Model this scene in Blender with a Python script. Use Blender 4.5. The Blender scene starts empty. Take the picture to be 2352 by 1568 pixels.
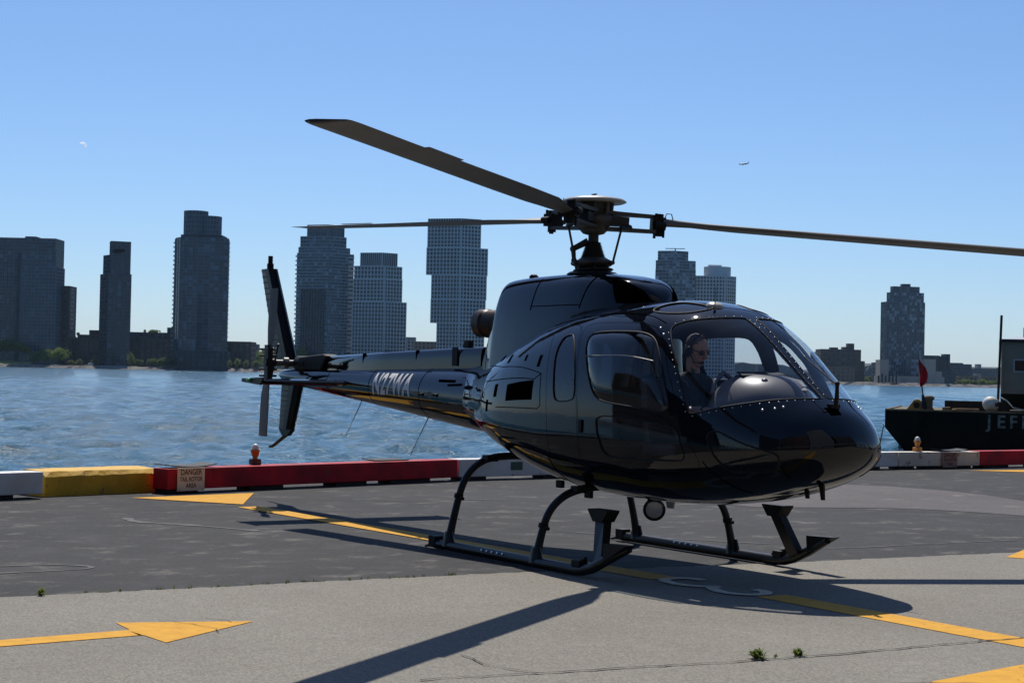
import bpy, bmesh, math, random
import numpy as np
from mathutils import Vector, Matrix
random.seed(7)
RNG = np.random.default_rng(11)
PI = math.pi
scn = bpy.context.scene
COL = scn.collection

# ------------------------------------------------------------------ camera, sky, sun
CAMP = Vector((13.494645, -9.362996, 1.690844))
cam = bpy.data.objects.new('camera', bpy.data.cameras.new('camera'))
COL.objects.link(cam)
_r = Vector((0.53158707, 0.84672789, 0.02161178)); _u = Vector((0.00420929, -0.02815618, 0.99959467)); _b = _r.cross(_u)
cam.matrix_world = Matrix(((_r.x, _u.x, _b.x, CAMP.x), (_r.y, _u.y, _b.y, CAMP.y), (_r.z, _u.z, _b.z, CAMP.z), (0, 0, 0, 1)))
cam.data.sensor_width = 36.0
cam.data.lens = 61.028
cam.data.clip_end = 60000
cam.data.clip_start = 0.1
scn.camera = cam

SUN = Vector((-0.604, 0.286, 1.0)).normalized()
world = bpy.data.worlds.new('World'); scn.world = world; world.use_nodes = True
wn = world.node_tree.nodes; wl = world.node_tree.links
bg = wn['Background']
sky = wn.new('ShaderNodeTexSky'); sky.sky_type = 'NISHITA'; sky.sun_disc = False
sky.sun_elevation = math.asin(SUN.z); sky.sun_rotation = math.atan2(SUN.x, SUN.y)
sky.altitude = 0; sky.air_density = 0.85; sky.dust_density = 0.45; sky.ozone_density = 10.0
wl.new(sky.outputs[0], bg.inputs[0]); bg.inputs[1].default_value = 0.113
sl = bpy.data.lights.new('sun', 'SUN'); sl.energy = 5.0; sl.angle = math.radians(0.53); sl.color = (1.0, 0.945, 0.86)
sun = bpy.data.objects.new('sun', sl); COL.objects.link(sun)
sun.rotation_euler = (-SUN).to_track_quat('-Z', 'Y').to_euler(); sun.location = (0, 0, 60)
scn.view_settings.view_transform = 'Standard'; scn.view_settings.look = 'None'
scn.view_settings.gamma = 1; scn.view_settings.exposure = 0.0; scn.view_settings.use_curve_mapping = False
scn.cycles.max_bounces = 8; scn.cycles.transparent_max_bounces = 16
scn.cycles.caustics_reflective = False; scn.cycles.caustics_refractive = False
scn.cycles.use_denoising = True; scn.cycles.sample_clamp_direct = 12; scn.cycles.sample_clamp_indirect = 6; scn.cycles.volume_bounces = 3

# ------------------------------------------------------------------ placing things across the river
FW = Vector((-0.8475, 0.5308, 0)).normalized(); RT = Vector((0.5308, 0.8475, 0)).normalized()
_F = -_b
def at(u, v, dep):
    """world point `dep` metres ahead of the heliport edge observer, for a bearing measured on the photograph"""
    d = (_r * ((u - 1176) / 3987.167) - _u * ((v - 784) / 3987.167) + _F)
    return CAMP + d * dep
WATER = -1.15

# ------------------------------------------------------------------ mesh helpers
class MB:
    def __init__(s): s.v = []; s.f = []; s.m = []; s.sm = []
    def add(s, vs, fs, m=0, smooth=False):
        o = len(s.v); s.v += [tuple(p) for p in vs]
        for f in fs: s.f.append([i + o for i in f]); s.m.append(m); s.sm.append(smooth)
        return s
    def box(s, c, d, rz=0, m=0, M=None):
        hx, hy, hz = d[0] / 2, d[1] / 2, d[2] / 2
        vs = [Vector((x, y, z)) for x in (-hx, hx) for y in (-hy, hy) for z in (-hz, hz)]
        if M is None: M = Matrix.Translation(c) @ Matrix.Rotation(rz, 4, 'Z')
        vs = [M @ p for p in vs]
        return s.add(vs, [(0, 1, 3, 2), (4, 6, 7, 5), (0, 4, 5, 1), (2, 3, 7, 6), (0, 2, 6, 4), (1, 5, 7, 3)], m)
    def prism(s, poly, z0, z1, m=0, smooth=False):
        n = len(poly); vs = [(p[0], p[1], z0) for p in poly] + [(p[0], p[1], z1) for p in poly]
        a = sum(poly[i][0] * poly[(i + 1) % n][1] - poly[(i + 1) % n][0] * poly[i][1] for i in range(n))
        if a < 0:
            poly = poly[::-1]; vs = [(p[0], p[1], z0) for p in poly] + [(p[0], p[1], z1) for p in poly]
        fs = [(i, (i + 1) % n, n + (i + 1) % n, n + i) for i in range(n)]
        s.add(vs, fs, m, smooth)
        return s.add(vs, [list(range(n))[::-1], list(range(n, 2 * n))], m)
    def slab(s, pts, d, m=0):
        """convex outline extruded along vector d"""
        n = len(pts); P = [Vector(p) for p in pts]; d = Vector(d)
        nn = (P[1] - P[0]).cross(P[2] - P[1])
        if nn.dot(d) < 0: P = P[::-1]
        vs = P + [p + d for p in P]
        return s.add(vs, [list(range(n))[::-1], list(range(n, 2 * n))] + [(i, (i + 1) % n, n + (i + 1) % n, n + i) for i in range(n)], m)
    def tube(s, pts, r, n=10, m=0, cap=True, smooth=True):
        P = [Vector(p) for p in pts]; k = len(P)
        rs = r if isinstance(r, (list, tuple)) else [r] * k
        vs = []; up = None
        for i in range(k):
            t = (P[min(i + 1, k - 1)] - P[max(i - 1, 0)]).normalized()
            if up is None:
                up = t.orthogonal().normalized()
            up = (up - t * up.dot(t)).normalized(); w = t.cross(up)
            for j in range(n):
                a = 2 * PI * j / n; vs.append(P[i] + (up * math.cos(a) + w * math.sin(a)) * rs[i])
        fs = [(i * n + j, i * n + (j + 1) % n, (i + 1) * n + (j + 1) % n, (i + 1) * n + j) for i in range(k - 1) for j in range(n)]
        s.add(vs, fs, m, smooth)
        if cap: s.add([vs[j] for j in range(n)][::-1], [list(range(n))], m); s.add(vs[-n:], [list(range(n))], m)
        return s
    def lathe(s, prof, M=None, n=24, m=0, smooth=True):
        """prof: (radius, height) list from bottom to top, turned about local Z"""
        M = M or Matrix.Identity(4); vs = []
        for r, h in prof:
            for j in range(n):
                a = 2 * PI * j / n; vs.append(M @ Vector((r * math.cos(a), r * math.sin(a), h)))
        k = len(prof)
        fs = [(i * n + j, i * n + (j + 1) % n, (i + 1) * n + (j + 1) % n, (i + 1) * n + j) for i in range(k - 1) for j in range(n)]
        s.add(vs, fs, m, smooth)
        if prof[0][0] > 1e-4: s.add(vs[:n][::-1], [list(range(n))], m)
        if prof[-1][0] > 1e-4: s.add(vs[-n:], [list(range(n))], m)
        return s
    def ball(s, c, r, n=12, m=0, M=None):
        rr = r if isinstance(r, (tuple, list)) else (r, r, r)
        A = Matrix.Translation(c) @ (M or Matrix.Identity(4)) @ Matrix.Diagonal((*rr, 1))
        return s.lathe([(max(math.cos(t), 1e-5), math.sin(t)) for t in np.linspace(-PI / 2, PI / 2, n // 2 + 1)], A, n, m)
    def build(s, name, mats, parent=None, bevel=0):
        me = bpy.data.meshes.new(name); me.from_pydata(s.v, [], s.f); me.update()
        for mt in (mats if isinstance(mats, (list, tuple)) else [mats]): me.materials.append(mt)
        me.polygons.foreach_set('material_index', s.m); me.polygons.foreach_set('use_smooth', s.sm)
        o = bpy.data.objects.new(name, me); COL.objects.link(o)
        if parent is not None: o.parent = parent
        if bevel:
            b = o.modifiers.new('bevel', 'BEVEL'); b.width = bevel; b.segments = 2; b.limit_method = 'ANGLE'; b.angle_limit = math.radians(40)
        return o
def tag(o, label=None, cat=None, group=None, kind=None):
    if label: o['label'] = label
    if cat: o['category'] = cat
    if group: o['group'] = group
    if kind: o['kind'] = kind
    return o
def thing(name, label, cat, loc=(0, 0, 0), rz=0, group=None):
    o = bpy.data.objects.new(name, None); COL.objects.link(o); o.location = loc; o.rotation_euler = (0, 0, rz)
    o.empty_display_size = 0.2
    return tag(o, label, cat, group)
def copy_tree(o, parent=None):
    c = o.copy(); COL.objects.link(c); c.parent = parent
    for ch in list(o.children): copy_tree(ch, c)
    return c

# ------------------------------------------------------------------ materials
def mat(name, col, rough=0.6, metal=0.0, spec=0.5, n=None, coat=0.0, bump=None, ior=1.5):
    """n = (scale, amount, detail, second colour or None): noise variation of the base colour;  bump = (scale, strength, distance)"""
    m = bpy.data.materials.new(name); m.use_nodes = True
    nt = m.node_tree; N = nt.nodes; L = nt.links; p = N['Principled BSDF']
    p.inputs['Base Color'].default_value = (*col, 1); p.inputs['Roughness'].default_value = rough
    p.inputs['Metallic'].default_value = metal; p.inputs['Specular IOR Level'].default_value = spec
    p.inputs['Coat Weight'].default_value = coat; p.inputs['Coat Roughness'].default_value = 0.03
    p.inputs['IOR'].default_value = ior
    tc = None
    if n or bump: tc = N.new('ShaderNodeTexCoord')
    if n:
        t = N.new('ShaderNodeTexNoise'); t.inputs['Scale'].default_value = n[0]; t.inputs['Detail'].default_value = n[2]
        L.new(tc.outputs['Object'], t.inputs['Vector'])
        r = N.new('ShaderNodeMapRange'); r.inputs[1].default_value = 0.3; r.inputs[2].default_value = 0.7
        L.new(t.outputs['Fac'], r.inputs[0])
        mx = N.new('ShaderNodeMix'); mx.data_type = 'RGBA'
        c2 = n[3] if len(n) > 3 and n[3] else tuple(c * (1 - n[1]) for c in col)
        mx.inputs[6].default_value = (*col, 1); mx.inputs[7].default_value = (*c2, 1)
        L.new(r.outputs[0], mx.inputs[0]); L.new(mx.outputs[2], p.inputs['Base Color'])
    if bump:
        t = N.new('ShaderNodeTexNoise'); t.inputs['Scale'].default_value = bump[0]; t.inputs['Detail'].default_value = 4
        L.new(tc.outputs['Object'], t.inputs['Vector'])
        b = N.new('ShaderNodeBump'); b.inputs['Strength'].default_value = bump[1]; b.inputs['Distance'].default_value = bump[2]
        L.new(t.outputs['Fac'], b.inputs['Height']); L.new(b.outputs[0], p.inputs['Normal'])
    return m
def glass_mat(name, tint, ior=1.45, refl=1.0):
    m = bpy.data.materials.new(name); m.use_nodes = True
    nt = m.node_tree; N = nt.nodes; L = nt.links; N.remove(N['Principled BSDF'])
    t = N.new('ShaderNodeBsdfTransparent'); t.inputs[0].default_value = (*tint, 1)
    g = N.new('ShaderNodeBsdfGlossy'); g.inputs['Roughness'].default_value = 0.02; g.inputs[0].default_value = (refl, refl, refl, 1)
    fr = N.new('ShaderNodeFresnel'); ge = N.new('ShaderNodeNewGeometry'); mr = N.new('ShaderNodeMapRange')     # thin pane: same reflectance from either side
    mr.inputs[3].default_value = ior; mr.inputs[4].default_value = 1 / ior; L.new(ge.outputs['Backfacing'], mr.inputs[0]); L.new(mr.outputs[0], fr.inputs[0])
    mx = N.new('ShaderNodeMixShader'); L.new(fr.outputs[0], mx.inputs[0]); L.new(t.outputs[0], mx.inputs[1]); L.new(g.outputs[0], mx.inputs[2])
    L.new(mx.outputs[0], N['Material Output'].inputs[0])
    return m

def paving(name, base, stone, spot, spot_amt, grain=38.0, streak=0.35, stain=(0.6, 0.6, 0.6), worn=1.2, t0=.565):
    """asphalt or weathered concrete: aggregate speckle, broad stains, worn light scrapes"""
    m = bpy.data.materials.new(name); m.use_nodes = True
    nt = m.node_tree; N = nt.nodes; L = nt.links; p = N['Principled BSDF']; p.inputs['Roughness'].default_value = 0.9
    p.inputs['Specular IOR Level'].default_value = 0.25
    tc = N.new('ShaderNodeTexCoord'); O = tc.outputs['Object']
    def noise(sc, det, rough=0.5, vec=O):
        t = N.new('ShaderNodeTexNoise'); t.inputs['Scale'].default_value = sc; t.inputs['Detail'].default_value = det; t.inputs['Roughness'].default_value = rough
        L.new(vec, t.inputs['Vector']); return t.outputs['Fac']
    def ramp(f, a, b):
        r = N.new('ShaderNodeMapRange'); r.inputs[1].default_value = a; r.inputs[2].default_value = b; L.new(f, r.inputs[0]); return r.outputs[0]
    def mix(f, a, b, mode='MIX'):
        x = N.new('ShaderNodeMix'); x.data_type = 'RGBA'; x.blend_type = mode
        if isinstance(f, float): x.inputs[0].default_value = f
        else: L.new(f, x.inputs[0])
        for k, c in ((6, a), (7, b)):
            if isinstance(c, tuple): x.inputs[k].default_value = (*c, 1)
            else: L.new(c, x.inputs[k])
        return x.outputs[2]
    def mul(f, k):
        x = N.new('ShaderNodeMath'); x.operation = 'MULTIPLY'; L.new(f, x.inputs[0])
        if isinstance(k, float): x.inputs[1].default_value = k
        else: L.new(k, x.inputs[1])
        return x.outputs[0]
    v = N.new('ShaderNodeTexVoronoi'); v.inputs['Scale'].default_value = grain; L.new(O, v.inputs['Vector'])
    sep = N.new('ShaderNodeSeparateColor'); L.new(v.outputs['Color'], sep.inputs[0])
    c = mix(ramp(sep.outputs[0], 0.15, 0.9), base, stone)
    c = mix(ramp(noise(grain * 3.1, 2), 0.35, 0.7), c, tuple(min(1, x * 1.15) for x in base))
    c = mix(mul(ramp(noise(0.35, 5, 0.6), 0.42, 0.68), streak), c, stain, 'MULTIPLY')
    c = mix(mul(ramp(noise(1.7, 6, 0.65), 0.5, 0.72), streak * 0.7), c, tuple(x * worn for x in base), 'MIX')
    # scuffed light spots, stretched along the taxi direction
    mp = N.new('ShaderNodeMapping'); mp.inputs['Rotation'].default_value = (0, 0, 0.5); mp.inputs['Scale'].default_value = (1.3, 0.9, 1)
    L.new(O, mp.inputs['Vector'])
    f = mul(ramp(noise(1.9, 9, 0.72, mp.outputs[0]), t0, t0 + .12), spot_amt)
    c = mix(f, c, spot)
    L.new(c, p.inputs['Base Color'])
    b = N.new('ShaderNodeBump'); b.inputs['Strength'].default_value = 0.5; b.inputs['Distance'].default_value = 0.006
    L.new(v.outputs['Distance'], b.inputs['Height']); L.new(b.outputs[0], p.inputs['Normal'])
    return m

M_PAINT = mat('black_paint', (0.0030, 0.0040, 0.0075), 0.04, spec=0.42, bump=(2.6, .055, .035))
M_PAINT_MATT = mat('black_satin', (0.0035, 0.0036, 0.0045), 0.30, spec=.14, n=(9, .3, 3))
M_BLACK = mat('black_rubber', (0.005, 0.005, 0.006), 0.6, spec=.25)
M_VOID = mat('dark_recess', (0.0008, 0.0008, 0.001), 0.9, spec=0.0)
M_LINING = mat('cabin_lining', (0.035, 0.036, 0.04), 0.8, n=(6, .2, 3))
M_SKID = mat('skid_enamel', (0.008, 0.009, 0.012), 0.34, spec=.3, n=(14, .35, 3))
M_BLADE = mat('blade_grey', (0.14, 0.138, 0.134), 0.5, n=(2.5, .18, 4))
M_BLADETIP = mat('blade_tip_black', (0.012, 0.012, 0.012), 0.45)
M_METAL = mat('machined_metal', (0.22, 0.21, 0.20), 0.42, metal=0.85, n=(18, .4, 3))
M_HUB = mat('hub_grey', (0.055, 0.055, 0.053), 0.5, n=(14, .45, 4))
M_DARKMETAL = mat('dark_metal', (0.03, 0.03, 0.03), 0.45, metal=0.5, n=(14, .4, 3))
M_CAP = mat('white_cap', (0.46, 0.44, 0.41), 0.35, n=(6, .2, 3))
M_CHROME = mat('screw_steel', (0.62, 0.62, 0.63), 0.32, metal=1.0)
M_EXH = mat('burnt_steel', (0.07, 0.042, 0.028), 0.4, metal=0.7, n=(7, .6, 4, (0.014, 0.011, 0.010)))
M_WS = glass_mat('windscreen_glass', (0.88, 0.90, 0.93), 1.38)
M_WIN = glass_mat('window_glass', (0.80, 0.84, 0.90), 1.5)
M_LAMP = glass_mat('lamp_glass', (0.9, 0.92, 0.95), 1.6)
M_WHITE = mat('registration_white', (0.80, 0.79, 0.77), 0.55, n=(14, .15, 3))
M_DASH = mat('glareshield', (0.17, 0.16, 0.155), 0.4, n=(7, .2, 3))
M_SEAT = mat('seat_leather', (0.03, 0.032, 0.038), 0.55)
M_SKIN = mat('skin', (0.36, 0.22, 0.165), 0.5, n=(20, .12, 2))
M_HAIR = mat('hair', (0.06, 0.05, 0.042), 0.7)
M_SHIRT = mat('navy_shirt', (0.028, 0.04, 0.05), 0.85, n=(30, .2, 2))
M_LIGHTPAD = mat('pale_plate', (0.30, 0.29, 0.28), 0.5)

def chipped(m, scale, thr, under, amt=1.0):
    nt = m.node_tree; N = nt.nodes; L = nt.links; p = N['Principled BSDF']; bc = p.inputs['Base Color']
    tc = N.new('ShaderNodeTexCoord'); t = N.new('ShaderNodeTexNoise'); t.inputs['Scale'].default_value = scale; t.inputs['Detail'].default_value = 9; t.inputs['Roughness'].default_value = .7; L.new(tc.outputs['Object'], t.inputs['Vector'])
    r = N.new('ShaderNodeMapRange'); r.inputs[1].default_value = thr; r.inputs[2].default_value = thr + .035; r.inputs[4].default_value = amt; L.new(t.outputs['Fac'], r.inputs[0])
    x = N.new('ShaderNodeMix'); x.data_type = 'RGBA'; x.inputs[7].default_value = (*under, 1); L.new(r.outputs[0], x.inputs[0])
    if bc.links: L.new(bc.links[0].from_socket, x.inputs[6])
    else: x.inputs[6].default_value = bc.default_value
    L.new(x.outputs[2], bc); return m
M_ASPH = paving('dark_asphalt', (0.030, 0.0295, 0.030), (0.057, 0.0555, 0.0555), (0.17, 0.155, 0.135), 0.6, 60, 0.65, worn=2.4, t0=.545)
M_CONC = paving('worn_pale_asphalt', (0.150, 0.139, 0.118), (0.315, 0.296, 0.252), (0.29, 0.27, 0.24), 0.25, 85, 0.55, (0.72, 0.70, 0.69))
M_WORN = paving('reddish_worn_asphalt', (0.085, 0.076, 0.077), (0.145, 0.132, 0.132), (0.24, 0.20, 0.175), 0.6, 55, 0.5)
M_YELLOW = chipped(mat('yellow_paint', (0.64, 0.335, 0.040), 0.8, spec=.12, n=(9, .3, 8, (0.52, 0.265, 0.035)), bump=(60, .3, .004)), 14, .615, (0.17, 0.13, 0.08), .75)
M_PALEYEL = mat('faded_number_paint', (0.66, 0.60, 0.46), 0.75, n=(14, .3, 5))
M_CRACK = mat('crack_fill', (0.018, 0.018, 0.018), 0.9)
M_BEAMW = mat('white_beam_paint', (0.66, 0.67, 0.68), 0.6, n=(3, .18, 6, (0.52, 0.50, 0.45)), bump=(24, .2, .01))
M_BEAMC = mat('cream_beam_paint', (0.68, 0.62, 0.52), 0.6, n=(3, .18, 6), bump=(24, .2, .01))
M_BEAMR = mat('red_beam_paint', (0.55, 0.008, 0.020), 0.6, spec=.2, n=(2.5, .35, 6, (0.20, 0.008, 0.014)), bump=(24, .2, .01))
M_BEAMY = mat('yellow_block_paint', (0.64, 0.36, 0.012), 0.7, n=(5, .35, 6, (0.50, 0.28, 0.012)), bump=(16, .5, .02))
chipped(M_BEAMW, 6, .60, (0.20, 0.18, 0.16))
chipped(M_BEAMC, 6, .59, (0.25, 0.19, 0.14))
chipped(M_BEAMR, 6, .615, (0.10, 0.05, 0.04))
chipped(M_BEAMY, 7, .61, (0.17, 0.11, 0.05))
M_TIMBER = mat('dark_timber', (0.02, 0.018, 0.016), 0.85, n=(6, .4, 4))
M_SIGN = mat('cream_sign', (0.72, 0.60, 0.47), 0.55, n=(7, .2, 5, (0.60, 0.48, 0.37)))
M_SIGNTXT = mat('sign_red_text', (0.10, 0.014, 0.014), 0.6)
M_ORANGE = mat('orange_lamp_paint', (0.55, 0.22, 0.03), 0.5, n=(16, .3, 3))
M_BROWN = mat('rusty_box', (0.16, 0.09, 0.055), 0.8, n=(9, .5, 4))
M_LENS = mat('frosted_lens', (0.75, 0.72, 0.66), 0.25)
M_GREEN = mat('green_plate', (0.02, 0.07, 0.05), 0.5)
def leaf_mat(name, c):
    m = mat(name, c, .8, n=(.25, .5, 4, tuple(x * .45 for x in c))); N = m.node_tree.nodes; L = m.node_tree.links; p = N['Principled BSDF']
    t = N.new('ShaderNodeBsdfTranslucent'); src = p.inputs['Base Color'].links[0].from_socket; L.new(src, t.inputs[0]); x = N.new('ShaderNodeMixShader'); x.inputs[0].default_value = .5
    L.new(p.outputs[0], x.inputs[1]); L.new(t.outputs[0], x.inputs[2]); L.new(x.outputs[0], N['Material Output'].inputs[0]); return m
M_LEAF = leaf_mat('weed_leaf', (0.19, 0.25, 0.05))

# ------------------------------------------------------------------ ground, paint, water
def sheet(name, poly, z, m, parent=None, kind='structure'):
    b = MB(); n = len(poly)
    a = sum(poly[i][0] * poly[(i + 1) % n][1] - poly[(i + 1) % n][0] * poly[i][1] for i in range(n))
    if a < 0: poly = poly[::-1]
    b.add([(p[0], p[1], z) for p in poly], [list(range(n))])
    o = b.build(name, m, parent)
    me = o.data; bm = bmesh.new(); bm.from_mesh(me); bmesh.ops.triangulate(bm, faces=bm.faces[:]); bm.to_mesh(me); bm.free()
    if kind: o['kind'] = kind
    return o
EDGE = [(-5.6, -30), (-8.9, -3.5), (-9.6, -.5), (-10.75, 4.5), (-11.6, 9.5), (-11.95, 14.5), (-12.1, 20), (-12.6, 60)]
apron = MB().prism(EDGE + [(130, 60), (130, -170), (20, -170)], -3.5, 0.0).build('apron', M_ASPH); apron['kind'] = 'structure'
SEAM = [(.80, -30), (.92, -8), (.94, -5.8), (.97, -4.2), (.955, -3.4), (.98, -2.2), (.97, -1.78), (1.10, -.4), (1.22, 1.0), (1.30, 2.6), (1.38, 4.4), (1.5, 9), (1.8, 24)]
_S = []
for (xa, ya), (xb, yb_) in zip(SEAM[:-1], SEAM[1:]):
    n_ = max(1, int((yb_ - ya) / .07)) if ya > -9 and ya < 9 else 1
    for i_ in range(n_): _S.append((xa + (xb - xa) * i_ / n_ + (random.gauss(0, .013) if n_ > 1 else 0), ya + (yb_ - ya) * i_ / n_))
SEAM = _S + [SEAM[-1]]
pale_pavement = sheet('pavement', SEAM + [(60, 24), (60, -30)], 0.004, M_CONC)
worn = sheet('pavement', [(-7.66, 10.3), (-7.03, 10.8), (-6.0, 10.97), (-5.07, 10.84), (-3.94, 10.42), (-2.9, 9.4), (-1.98, 8.2), (-2.61, 8.0), (-3.12, 7.73), (-3.57, 7.23), (-3.88, 6.43), (-4.2, 5.6), (-5.2, 5.4), (-6.6, 6.4), (-7.4, 8.2)], 0.004, M_WORN)
worn['label'] = 'reddish worn patch of apron'
def mark(name, poly, m=M_YELLOW, z=0.008):
    return sheet(name, poly, z, m, apron, None)
# centre line through the landing spot
def strip(name, a, b, w, z=0.008, m=M_YELLOW, parent=None):
    a = Vector(a); b = Vector(b); d = (b - a).normalized(); nrm = Vector((-d.y, d.x)) * w / 2
    return sheet(name, [a + nrm, b + nrm, b - nrm, a - nrm], z, m, parent or apron, None)
strip('yellow_line', (-6.1, -.80), (-2.0, -.63), .30)
strip('yellow_line', (-1.99, -.63), (1.86, -.50), .31)
strip('yellow_line', (3.1, -.405), (9.5, -.49), .31)
mark('yellow_arrow', [(2.48, -5.47), (2.77, -4.62), (3.39, -5.47), (3.06, -5.49), (3.06, -5.52), (2.81, -5.51), (2.80, -5.49)])
strip('yellow_arrow_shaft', (3.03, -6.55), (2.935, -5.505), .235)
mark('yellow_arrow', [(-7.84, -1.66), (-8.23, .2), (-6.46, -.72)])
mark('yellow_arrow', [(6.45, -2.12), (6.24, -1.05), (7.2, -1.1), (7.4, -2.2)])
mark('yellow_arrow', [(1.70, 3.78), (1.0, 4.95), (1.83, 4.85), (1.85, 3.86)])
mark('yellow_arrow', [(-10.35, 16.1), (-10.2, 18.6), (-8.6, 18.3)])
def ribbon(name, pts, w, z, m, parent, wob=0):
    P = [Vector(p) for p in pts]; b = MB(); vs = []
    for i, p in enumerate(P):
        t = (P[min(i + 1, len(P) - 1)] - P[max(i - 1, 0)]).normalized(); nrm = Vector((-t.y, t.x))
        ww = w * (1 + wob * random.uniform(-1, 1)) / 2
        vs += [(p + nrm * ww).to_3d() + Vector((0, 0, z)), (p - nrm * ww).to_3d() + Vector((0, 0, z))]
    b.add(vs, [(2 * i, 2 * i + 1, 2 * i + 3, 2 * i + 2) for i in range(len(P) - 1)])
    o = b.build(name, m, parent); return o
def smooth_pts(pts, k=4):
    out = []
    P = [Vector(pts[0])] + [Vector(p) for p in pts] + [Vector(pts[-1])]
    for i in range(1, len(P) - 2):
        for j in range(k):
            t = j / k; a, b2, c, d = P[i - 1], P[i], P[i + 1], P[i + 2]
            out.append(.5 * ((2 * b2) + (c - a) * t + (2 * a - 5 * b2 + 4 * c - d) * t * t + (3 * b2 - a - 3 * c + d) * t ** 3))
    out.append(Vector(pts[-1])); return out
ribbon('painted_number', smooth_pts([(2.10, -.28), (1.96, -.31), (1.90, -.42), (1.93, -.56), (2.08, -.64), (2.28, -.65), (2.42, -.58), (2.49, -.47), (2.56, -.56), (2.78, -.64), (2.94, -.60), (3.02, -.50), (3.00, -.38), (2.88, -.29), (2.76, -.29)]), .10, 0.012, M_PALEYEL, apron)
def crack(pts, w):
    P = []
    for a, b2 in zip(pts[:-1], pts[1:]):
        n = max(2, int((Vector(b2) - Vector(a)).length / .07))
        for i in range(n): P.append(Vector(a).lerp(Vector(b2), i / n) + Vector((random.gauss(0, .012), random.gauss(0, .006))))
    ribbon('crack', P, w, 0.0125, M_CRACK, pale_pavement, .55)
crack([(5.18, -4.7), (5.29, -3.85), (5.35, -3.34), (5.45, -2.73), (5.48, -2.05), (5.5, -.65), (5.55, .6), (5.6, 4)], .016)
crack([(4.55, -4.05), (4.9, -4.12), (5.1, -4.05), (5.35, -3.95)], .008)
crack([(2.48, -5.18), (2.75, -5.05), (2.98, -4.98), (3.2, -5.05)], .006)
crack([(2.50, -4.86), (2.70, -4.78), (2.85, -4.76)], .006)
crack([(6.4, -2.3), (6.6, -1.9), (7.4, -1.4)], .01)
M_SCRAPE = mat('scrape_light', (0.13, 0.125, 0.12), 0.9, n=(5, .5, 6, (0.045, 0.045, 0.05)))
for pts, w in (([(.36, 2.58), (.42, 3.23), (.38, 3.89), (.40, 4.5), (.42, 5.41)], .035), ([(-1.0, -5.6), (-.95, -4.9), (-.75, -4.6), (-.55, -4.7), (-.5, -5.4)], .05),
               ([(-5.1, -2.7), (-4.6, -2.75), (-4.0, -2.35), (-3.2, -1.95)], .10), ([(-2.2, -5.9), (-2.3, -5.0)], .05), ([(-.2, 2.4), (-1.4, 1.5), (-2.2, 1.1)], .06), ([(-6.6, 1.2), (-6.3, 3.0)], .05)):
    ribbon('scrape', smooth_pts(pts, 6), w, 0.0045, M_SCRAPE, apron, .6)

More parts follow.
